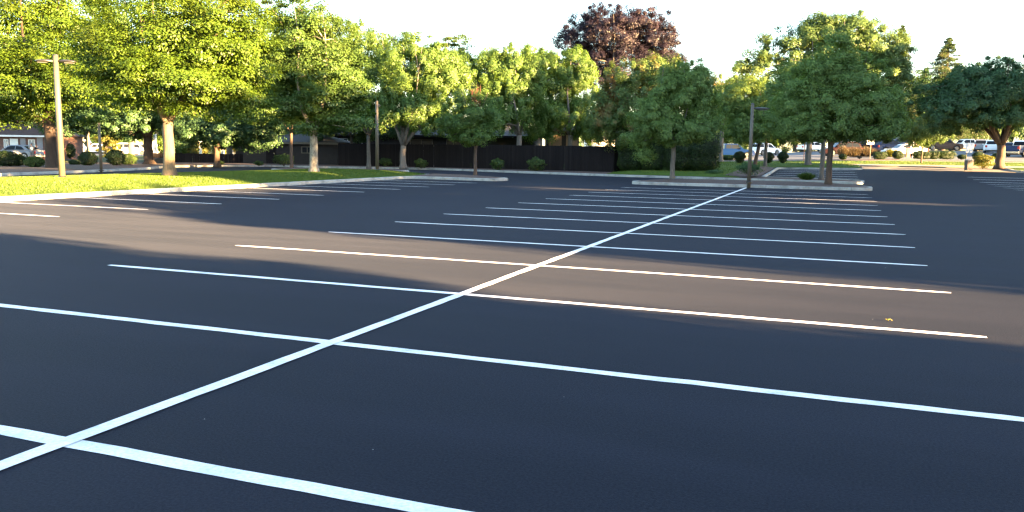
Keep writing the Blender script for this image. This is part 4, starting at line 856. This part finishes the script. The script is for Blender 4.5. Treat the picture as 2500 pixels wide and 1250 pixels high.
def vehicle(kind, paint, name, label, cat, px, d, heading, py=None, group=None, zo=.02, two=None, bull=False, topper=False, wide=1.0, scale=1.0):
    S_ = CAR[kind]; x, y = at(px, d); z = float(T(x, y))+zo
    root = empty(name, (x, y, z), heading, label, cat, group); root.scale = (scale,)*3
    hw = S_['W']/2; wr = S_['wr']; ar = wr*1.22
    sill = .30 if kind != 'pickup' else .42
    top = S_['body']
    # outline: top profile from rear to front, then the underside with wheel arches from front to rear
    out = list(top)
    for a in (S_['ax'][1], S_['ax'][0]):
        h0 = wr; out.append((a+ar, sill))
        for k in range(1, 8):
            t = PI*k/8; out.append((a+ar*math.cos(t), max(sill, h0+ar*math.sin(t)*1.0)))
        out.append((a-ar, sill))
    n = len(out); mb = MB()
    secs = [(-hw+.03, .97), (-hw, 1), (hw, 1), (hw-.03, .97)]
    vs = []
    for yv, s_ in ((-hw, 1), (hw, 1)):
        for (xx, zz) in out:
            yy = yv*(1-.10*max(0, (abs(xx)-S_['L']*.38)/(S_['L']*.12))**1.5*.9)*(1-.04*max(0, zz-.75))
            vs.append((xx, yy, zz))
    fs = [(i, (i+1) % n, n+(i+1) % n, n+i) for i in range(n)]+[tuple(range(n)), tuple(range(n, 2*n))[::-1]]
    body = mb.add(vs, fs).build('body', M[paint], root)
    bv = body.modifiers.new('bevel', 'BEVEL'); bv.width = .035; bv.segments = 2; bv.limit_method = 'ANGLE'; bv.angle_limit = R(40)
    cb = S_['cab']; zb = min(q[1] for q in cb); zt = max(q[1] for q in cb)
    def yat(zz): return (hw-.05)-(.17 if kind not in ('bus',) else .05)*(zz-zb)/(zt-zb)
    vs = [(xx, s_*yat(zz), zz) for s_ in (-1, 1) for xx, zz in cb]; m_ = len(cb)
    fs = [(i, (i+1) % m_, m_+(i+1) % m_, m_+i) for i in range(m_)]+[tuple(range(m_)), tuple(range(m_, 2*m_))[::-1]]
    c = MB().add(vs, fs).build('cabin', M[two or paint], root)
    bv = c.modifiers.new('bevel', 'BEVEL'); bv.width = .04; bv.segments = 2; bv.limit_method = 'ANGLE'; bv.angle_limit = R(30)
    for w in S_['win']:
        for s_ in (-1, 1):
            vs = [(xx, s_*(yat(zz)+.008), zz) for xx, zz in w]+[(xx, s_*(yat(zz)-.01), zz) for xx, zz in w]; k = len(w)
            MB().add(vs, [tuple(range(k)), tuple(range(k, 2*k))[::-1]]+[(i, (i+1) % k, k+(i+1) % k, k+i) for i in range(k)]).build('window', M['glass'], root)
    # front and rear screens
    for (p0, p1), nm in (((cb[-2], cb[-1]), 'windshield'), ((cb[1], cb[0]), 'rear_window')):
        a_ = .12; b_ = .88
        q0 = (p0[0]+(p1[0]-p0[0])*a_, p0[1]+(p1[1]-p0[1])*a_); q1 = (p0[0]+(p1[0]-p0[0])*b_, p0[1]+(p1[1]-p0[1])*b_)
        dx, dz = p1[0]-p0[0], p1[1]-p0[1]; L = math.hypot(dx, dz); nx, nz = (-dz/L, dx/L)
        if (nx > 0) != (nm == 'windshield'): nx, nz = -nx, -nz
        vs = []
        for o_ in (.012, -.01):
            for q in (q0, q1):
                for s_ in (-1, 1): vs.append((q[0]+nx*o_, s_*(yat(q[1])-.09), q[1]+nz*o_))
        MB().add(vs, [(0, 1, 3, 2), (4, 6, 7, 5), (0, 4, 5, 1), (1, 5, 7, 3), (3, 7, 6, 2), (2, 6, 4, 0)]).build(nm, M['glass'], root)
    for a in S_['ax']:
        for s_ in (-1, 1):
            yc = s_*(hw-.12); w = .11
            t = MB().lathe([(wr*.62, -w), (wr*.93, -w), (wr, -w*.75), (wr, w*.75), (wr*.93, w), (wr*.62, w)], 22, 0, 'y').build('wheel', M['tyre'], root, smooth=False)
            t.location = (a, yc, wr)
            rim = MB(); rim.lathe([(wr*.66, s_*w*.55), (wr*.66, s_*w*1.02), (wr*.60, s_*w*1.04), (wr*.58, s_*w*.7), (.02, s_*w*.7)], 20, 0, 'y')
            for k in range(5):
                an = 2*PI*k/5; ca, sa = math.cos(an), math.sin(an)
                rim.add([(ca*r_-sa*l, s_*w*yy, sa*r_+ca*l) for r_, l, yy in ((.03, -.035, 1.0), (wr*.6, -.025, 1.0), (wr*.6, .025, 1.0), (.03, .035, 1.0), (.03, -.035, .72), (wr*.6, -.025, .72), (wr*.6, .025, .72), (.03, .035, .72))],
                        [(0, 1, 2, 3), (4, 7, 6, 5), (0, 4, 5, 1), (1, 5, 6, 2), (2, 6, 7, 3), (3, 7, 4, 0)])
            rim.build('rim', M['rim'], t)
    xf = max(q[0] for q in top); xr = min(q[0] for q in top); hz = S_['body'][-3][1]-.02; tz = S_['body'][2][1]-.22
    for s_ in (-1, 1):
        MB().box((xf-.22, s_*(hw-.42) if s_ > 0 else -(hw-.10), hz-.10), (xf+.0, (hw-.10) if s_ > 0 else -(hw-.42), hz+.04)).build('headlight', M['clear_lamp'], root)
        MB().box((xr-.015, s_*(hw-.30) if s_ > 0 else -(hw-.06), tz-.12), (xr+.14, (hw-.06) if s_ > 0 else -(hw-.30), tz+.16)).build('taillight', M['red_lamp'], root)
        mx = S_['win'][-1][-1][0]-.12; mz = zb+.10; mr = MB().box((mx-.06, s_*(hw+.16) if s_ < 0 else hw-.02, mz-.06), (mx+.08, (hw+.16) if s_ > 0 else -(hw-.02), mz+.09)); mr.build('mirror', M[paint], root)
    bm_ = 'chrome' if kind == 'pickup' else paint
    MB().box((xf-.12, -hw+.12, .36), (xf+.05, hw-.12, .56)).build('front_bumper', M[bm_], root)
    MB().box((xr-.05, -hw+.12, .38), (xr+.12, hw-.12, .60)).build('rear_bumper', M[bm_], root)
    MB().box((xr+.3, -hw+.25, .2), (xf-.4, hw-.25, .4)).build('chassis', M['black_plastic'], root)
    if kind == 'pickup':
        MB().box((-2.80, -hw+.14, 1.19), (-1.08, hw-.14, 1.248)).build('cargo_bed', M['black_plastic'], root)
    if topper:
        vs = [(xx, s_*yy, zz) for s_ in (-1, 1) for xx, zz, yy in ((-2.84, 1.25, hw-.06), (-2.66, 1.78, hw-.20), (-1.02, 1.82, hw-.20), (-1.0, 1.25, hw-.06))]
        tp = MB().add(vs, [(0, 1, 2, 3), (4, 7, 6, 5), (0, 4, 5, 1), (1, 5, 6, 2), (2, 6, 7, 3), (3, 7, 4, 0)]).build('canopy', M[paint], root)
        for s_ in (-1, 1): MB().box((-2.55, s_*(hw-.14)-.02, 1.36), (-1.2, s_*(hw-.14)+.02, 1.66)).build('window', M['glass'], tp)
    if kind == 'suv':
        for s_ in (-1, 1): MB().tube([(-1.6, s_*(hw-.28), 1.73), (-1.5, s_*(hw-.28), 1.75), (.1, s_*(hw-.28), 1.75), (.2, s_*(hw-.28), 1.71)], [.018]*4, 6).build('roof_rail', M['chrome'], root)
    return root
A0 = va                                          # pointing right as seen in the picture
vehicle('pickup', 'car_blue', 'pickup_truck', 'bright blue crew cab pickup seen from the side beyond the evergreens', 'pickup truck', 1783, 106, A0)
vehicle('suv', 'car_white', 'parked_car', 'white car glimpsed between the lamp post and the curved trunk', 'car', 1868, 118, A0+.5)
vehicle('suv', 'car_maroon', 'parked_car', 'dark maroon car behind the orange lit island trunk', 'car', 2052, 101, A0+PI)
vehicle('sedan', 'car_white', 'parked_car', 'white car whose roof shows above the grey slope, left of the island trunks', 'car', 1986, 128, A0+.2)
vehicle('suv', 'car_black', 'parked_car', 'black car behind the tan ornamental grass', 'car', 2095, 112, A0+.3)
vehicle('sedan', 'car_white', 'parked_car', 'low white sedan in side view behind the domed clipped shrub', 'car', 2207, 98, A0+PI)
vehicle('suv', 'car_navy', 'parked_car', 'dark blue car just above the roof line of the white sedan', 'car', 2174, 110, A0+.15)
vehicle('suv', 'car_grey', 'parked_car', 'large grey utility vehicle with roof rails behind the dark blue car', 'car', 2185, 121, A0+PI, scale=1.12)
vehicle('pickup', 'car_brown', 'pickup_truck', 'long brown pickup with a covered bed, side view behind the thin tree', 'pickup truck', 2297, 129, A0, topper=True, scale=1.0)
vehicle('pickup', 'car_white', 'pickup_truck', 'white pickup partly hidden behind the nose of the brown one', 'pickup truck', 2358, 138, A0+PI, scale=1.0)
vehicle('suv', 'car_silver', 'parked_car', 'silver utility vehicle seen from its rear corner, left of the forking trunk', 'car', 2396, 118, A0+1.0)
vehicle('suv', 'car_white', 'parked_car', 'pale car between the silver utility vehicle and the forking trunk', 'car', 2419, 112, A0+1.1)
vehicle('sedan', 'car_navy', 'parked_car', 'blue car between the forking trunk and the dark pickup', 'car', 2462, 108, A0+.9)
vehicle('pickup', 'car_navy', 'pickup_truck', 'navy and cream pickup at the right edge, tailgate towards the lot', 'pickup truck', 2500, 97, A0+.55, two='car_white')
vehicle('suv', 'car_white', 'parked_car', 'white car above the slope behind the tan grasses, left of the white sign', 'car', 2112, 128, A0+.8)
# vehicles on the left
vehicle('sedan', 'car_silver', 'parked_car', 'silver hatchback parked before the brick house, tail towards the person', 'car', 42, 86, A0+PI-.15, zo=.0, scale=1.05)
vehicle('sedan', 'car_black', 'parked_car', 'black car behind the standing person, nose to the right', 'car', 78, 91, A0-.9, zo=.0)
vehicle('bus', 'car_white', 'minibus', 'white minibus with square side windows in the far street', 'bus', 190, 158, A0, zo=-.1)
vehicle('pickup', 'car_white', 'pickup_truck', 'white truck in the row of white vehicles, left of the shaded post', 'pickup truck', 242, 150, A0+PI, zo=-.1)
vehicle('pickup', 'car_white', 'pickup_truck', 'white truck right of the shaded thin post', 'pickup truck', 266, 155, A0, zo=-.1)
vehicle('van', 'car_white', 'van', 'white van third from the flaring trunk, before the white house', 'van', 296, 152, A0, zo=-.1)
vehicle('van', 'car_white', 'van', 'white van with dark side windows nearest the flaring trunk', 'van', 327, 146, A0, zo=-.1)
vehicle('suv', 'car_silver', 'parked_car', 'pale car seen through the gap above the low fence, left of the shed', 'car', 585, 112, A0+.4, zo=0, scale=1.1)

# street on the far left
p0 = at(-600, 141); p1 = at(640, 141)
strip('road', p0, p1, 26, -.03, M['old_asphalt'])
p0 = at(-600, 124); p1 = at(640, 124)
strip('verge', p0, p1, 6.5, -.02, M['lawn'])
p0 = at(-500, 88); p1 = at(125, 88)
strip('driveway', p0, p1, 9, -.03, M['old_asphalt'])

# ------------------------------------------------------------------ small things
def sign(label, px, d, h, panels, post_h=None, zo=.13, mat='sign_white', post='pole', name='sign_post', py=None, cat='sign'):
    if py is not None: x, y, z, d = hit(px, py, zo)
    else: x, y = at(px, d); z = float(T(x, y))+zo
    root = empty(name, (x, y, z), va, label, cat)
    MB().tube([(0, 0, -.2), (0, 0, h*.5), (0, 0, h)], [.035, .035, .033], 8).build('post', M[post], root)
    for (x0, x1, z0, z1) in panels:
        MB().box((x0, -.06, z0), (x1, -.038, z1)).build('panel', M[mat], root)
    return root
sign('sign post with two pale blank panels side by side, next to the grey bin', 2356, 0, 2.1, [(-.10, .17, 1.32, 2.05), (.21, .44, 1.32, 2.05)], py=414, zo=.15)
sign('white rectangular sign board on a post among the tan grasses', 2124, 90.5, 1.75, [(-.45, .32, 1.45, 1.95)], post='pole')
sign('thin pale post rising beside the small golden green tree', 2228, 93, 2.9, [(-.07, .10, 2.6, 2.85)], post='white_trim')
sign('short post beside the dark straight trunk, catching the sun', 1963, 84, 1.7, [(-.06, .06, 1.55, 1.72)], post='orange_wood', mat='orange_wood')
x, y = at(2216, 92); z = float(T(x, y))+.15
r_ = empty('utility_box', (x, y, z), va, 'orange brown box standing before the rear of the white sedan', 'box')
MB().box((-.17, -.15, 0), (.17, .15, .98)).build('housing', M['orange_wood'], r_); MB().box((-.19, -.17, .983), (.19, .17, 1.02)).build('lid', M['bin'], r_)
# bin beside the sign
x, y, z, dd = hit(2364, 415, .13)
r_ = empty('waste_bin', (x, y, z), va, 'square grey brown bin with pale lid at the lawn corner by the two panel sign', 'bin')
w = .24*dd/70; MB().add([(-w*.95, -w, 0), (w*.95, -w, 0), (w*.95, w, 0), (-w*.95, w, 0), (-w*1.05, -w*1.05, .74), (w*1.05, -w*1.05, .74), (w*1.05, w*1.05, .74), (-w*1.05, w*1.05, .74)], [(0, 3, 2, 1), (4, 5, 6, 7), (0, 1, 5, 4), (1, 2, 6, 5), (2, 3, 7, 6), (3, 0, 4, 7)]).build('bin_body', M['bin'], r_)
MB().lathe([(w*1.45, .742), (w*1.5, .78), (w*1.3, .82), (w*.5, .84)], 4).build('lid', M['kerb'], r_).rotation_euler = (0, 0, PI/4)
# electric box left
x, y, z, dd = hit(389, 401, .1)
r_ = empty('utility_box', (x, y, z), va, 'low dark utility box half hidden by the pale barked trunk', 'box')
MB().box((-.55, -.4, 0), (.55, .4, .45)).build('housing', M['bin'], r_); MB().box((-.58, -.43, .453), (.58, .43, .50)).build('lid', M['old_asphalt'], r_)
# shaded thin post on the left, white pillars of gates far behind
x, y, z, dd = hit(247, 417, .15); r_ = empty('lamp_post', (x, y, z), 0, 'thin shaded post between the two dark round bushes on the left', 'post')
hh = at3(243, 300, dd)[2]-z; MB().tube([(0, 0, -.2), (0, 0, hh*.5), (0, 0, hh)], [.085, .08, .075], 10).build('pole', M['pole'], r_, smooth=True)
MB().lathe([(.15, -.01), (.15, .04), (.09, .07)], 12).build('base_plate', M['dark_metal'], r_)
for px, py0, py1, d, w, lb in ((379, 375, 330, 104, .14, 'tall thin white pillar right of the flaring trunk'), (489, 372, 347, 96, .12, 'white pillar among yellow foliage above the low fence'), (543, 374, 352, 98, .16, 'white pillar right behind the short dark trunk'), (342, 382, 349, 150, .28, 'broad white pillar at the end of the van row'), (254, 368, 336, 168, .5, 'wide white gate pillar above the vans')):
    x, y = at(px, d); z = float(T(x, y)); zt = at3(px, py1, d)[2]-z
    r_ = empty('gate_pillar', (x, y, z), va, lb, 'pillar'); MB().box((-w, -w, -.1), (w, w, zt)).build('shaft', M['white_trim'], r_); MB().box((-w*1.25, -w*1.25, zt+.002), (w*1.25, w*1.25, zt+.10)).build('cap', M['white_trim'], r_)

# yellow leaf on the asphalt
x, y, z, dd = hit(2168, 784, 0)
r_ = empty('fallen_leaf', (x, y, .002), .4, 'single curled yellow leaf lying on the asphalt near the end of a painted line', 'leaf')
vs = []; nn = 9
for i in range(nn):
    t = i/(nn-1); w = .026*math.sin(PI*t**.8)+.001; zz = .004+.030*abs(t-.45)**1.3*2
    for s_ in (-1, 0, 1): vs.append(((t-.5)*.085, s_*w, zz+(.016 if s_ else 0)*math.sin(PI*t)))
MB().add(vs, [(3*i+k, 3*i+k+1, 3*i+k+4, 3*i+k+3) for i in range(nn-1) for k in (0, 1)]).build('blade', M['dry_leaf'], r_, smooth=True)
MB().tube([(.04, 0, .02), (.06, .004, .012), (.078, .01, .003)], [.0016, .0014, .001], 5).build('stalk', M['dry_leaf'], r_)
r_.scale = (.65, .65, .8)
# specks of grit and petals on the fresh asphalt
rr = random.Random(9); mb = MB()
for i in range(70):
    v = rr.uniform(-1.5, 38); u = rr.uniform(-14, 12); s_ = rr.uniform(.003, .007); a = rr.uniform(0, 6)
    q = [(math.cos(a+k*2.1)*s_, math.sin(a+k*2.1)*s_) for k in range(3)]; z = .002
    mb.add([(u+q[0][0], v+q[0][1], z), (u+q[1][0], v+q[1][1], z), (u+q[2][0], v+q[2][1], z), (u, v, z+s_*.8)], [(0, 1, 2), (0, 1, 3), (1, 2, 3), (2, 0, 3)])
g = mb.build('grit', M['kerb']); tag(g, 'tiny pale specks of grit scattered over the dark asphalt', 'grit', kind='stuff')

# grass on the lawn by the kerb
r = np.random.default_rng(77); n = 130000
X = r.uniform(-28.3, -18.85, n*2); Y = 12+33*r.random(n*2)
k = inpoly(X, Y, LAWN) & (polydist(X, Y, LAWN) > .2); X = X[k][:n]; Y = Y[k][:n]; n = len(X)
Z = lawnz(X, Y, LAWN, .12, .26, 3.5)-.01; H = .035+.035*r.random(n); a = r.random(n)*6.28; w = .012
V = np.empty((n, 3, 3)); V[:, 0] = np.stack([X-np.cos(a)*w, Y-np.sin(a)*w, Z], 1); V[:, 1] = np.stack([X+np.cos(a)*w, Y+np.sin(a)*w, Z], 1); V[:, 2] = np.stack([X+r.normal(size=n)*.02, Y+r.normal(size=n)*.02, Z+H], 1)
g = np_mesh('grass', V.reshape(-1, 3), 3, M['blade']); tag(g, 'mown grass blades of the left lawn beside the parking lot', 'grass', kind='stuff')
n = 60000; X = r.uniform(-12, 40, n); Y = r.uniform(51.5, 87, n)
d1 = inpoly(X, Y, ML) & (polydist(X, Y, ML) > .2); d2 = (Y > 79.5) & (Y < 87.1)
k = d1 | d2; Zf = np.where(d1, T(X, Y)+.16+.22*np.clip(polydist(X, Y, ML)/3, 0, 1)*(2-np.clip(polydist(X, Y, ML)/3, 0, 1)), T(X, Y)+.13)
X, Y, Z = X[k], Y[k], Zf[k]-.01; n = len(X); H = .05+.04*r.random(n); a = r.random(n)*6.28; w = .02
V = np.empty((n, 3, 3)); V[:, 0] = np.stack([X-np.cos(a)*w, Y-np.sin(a)*w, Z], 1); V[:, 1] = np.stack([X+np.cos(a)*w, Y+np.sin(a)*w, Z], 1); V[:, 2] = np.stack([X+r.normal(size=n)*.02, Y+r.normal(size=n)*.02, Z+H], 1)
g = np_mesh('grass', V.reshape(-1, 3), 3, M['blade']); tag(g, 'grass blades on the far lawn and verge beyond the right stalls', 'grass', kind='stuff')

# ------------------------------------------------------------------ person
def skinned(name, verts, edges, rad, mat, parent, sub=1):
    me = bpy.data.meshes.new(name); me.from_pydata([Vector(v) for v in verts], edges, []); me.materials.append(mat)
    o = bpy.data.objects.new(name, me); col.objects.link(o); o.parent = parent
    sk = o.modifiers.new('skin', 'SKIN'); sk.use_smooth_shade = True
    if not me.skin_vertices: 
        bpy.context.view_layer.objects.active = o
        me.attributes  # the skin layer is made by the modifier below
    if not me.skin_vertices:
        bm = bmesh.new(); bm.from_mesh(me); bm.verts.layers.skin.verify(); bm.to_mesh(me); bm.free()
    for i, rr_ in enumerate(rad): me.skin_vertices[0].data[i].radius = (rr_ if isinstance(rr_, tuple) else (rr_, rr_)); me.skin_vertices[0].data[i].use_root = i == 0
    s2 = o.modifiers.new('sub', 'SUBSURF'); s2.levels = sub; s2.render_levels = sub
    return o
x, y = at(76, 84.5); z = float(T(x, y))
per = empty('person', (x, y, z), va, 'person in pale shirt, shorts and white cap standing by the silver car, seen from behind', 'person')
bv = [(0, 0, .96), (0, 0, 1.12), (0, 0, 1.33), (0, .0, 1.47), (0, .0, 1.53), (0, .01, 1.62), (0, 0, 1.73),                      # pelvis..head 0-6
      (.18, 0, 1.42), (.24, .03, 1.16), (.20, .20, .98), (-.18, 0, 1.42), (-.27, .06, 1.17), (-.34, .28, 1.08),                  # arms 7-12
      (.10, 0, .90), (.11, .0, .50), (.12, -.03, .09), (.13, .13, .04), (-.10, 0, .90), (-.12, .03, .50), (-.13, 0, .09), (-.15, .16, .04),  # legs 13-20
      (-.02, .10, 1.63)]
be = [(0, 1), (1, 2), (2, 3), (3, 4), (4, 5), (5, 6), (3, 7), (7, 8), (8, 9), (3, 10), (10, 11), (11, 12), (0, 13), (13, 14), (14, 15), (15, 16), (0, 17), (17, 18), (18, 19), (19, 20), (5, 21)]
br = [.14, .13, .15, .10, .055, .085, .07, .06, .045, .030, .06, .045, .030, .085, .06, .04, .04, .085, .06, .04, .04, .03]
hand = []
for wi, sx in ((9, 1), (12, -1)):
    wx, wy, wz = bv[wi]; pi = len(bv); bv.append((wx+.0, wy+.06, wz-.01)); br.append(.024); be.append((wi, pi))
    for k in range(4):
        a = len(bv); off = (k-1.5)*.019; Lf = (.038, .046, .043, .034)[k]
        bv += [(wx+off, wy+.10, wz-.012), (wx+off*1.1, wy+.10+Lf*.6, wz-.022), (wx+off*1.1, wy+.10+Lf, wz-.045)]; br += [.009, .0085, .007]; be += [(pi, a), (a, a+1), (a+1, a+2)]
    a = len(bv); bv += [(wx-sx*.035, wy+.065, wz-.005), (wx-sx*.045, wy+.095, wz-.015)]; br += [.010, .008]; be += [(pi, a), (a, a+1)]
skinned('body', bv, be, br, M['skin'], per, 2)
skinned('shirt', [(0, 0, .88), (0, 0, 1.05), (0, 0, 1.33), (0, 0, 1.46), (.19, 0, 1.42), (.24, .03, 1.22), (-.19, 0, 1.42), (-.265, .055, 1.22)], [(0, 1), (1, 2), (2, 3), (3, 4), (4, 5), (3, 6), (6, 7)], [(.20, .16), (.185, .15), (.19, .15), (.09, .08), .085, .075, .085, .075], M['cloth_white'], per, 2)
skinned('shorts', [(0, 0, .95), (.10, 0, .86), (.115, .01, .45), (-.10, 0, .86), (-.125, .03, .45)], [(0, 1), (1, 2), (0, 3), (3, 4)], [(.17, .14), .12, .10, .12, .10], M['cloth_grey'], per, 2)
MB().lathe([(.105, 1.665), (.108, 1.70), (.095, 1.75), (.055, 1.79), (.01, 1.80)], 16, 0, 'z').lathe([(.11, 1.664), (.15, 1.668), (.15, 1.676), (.1, 1.69)], 16, 0, 'z', (-.02, .06, 0)).build('cap', M['cloth_white'], per, smooth=True)
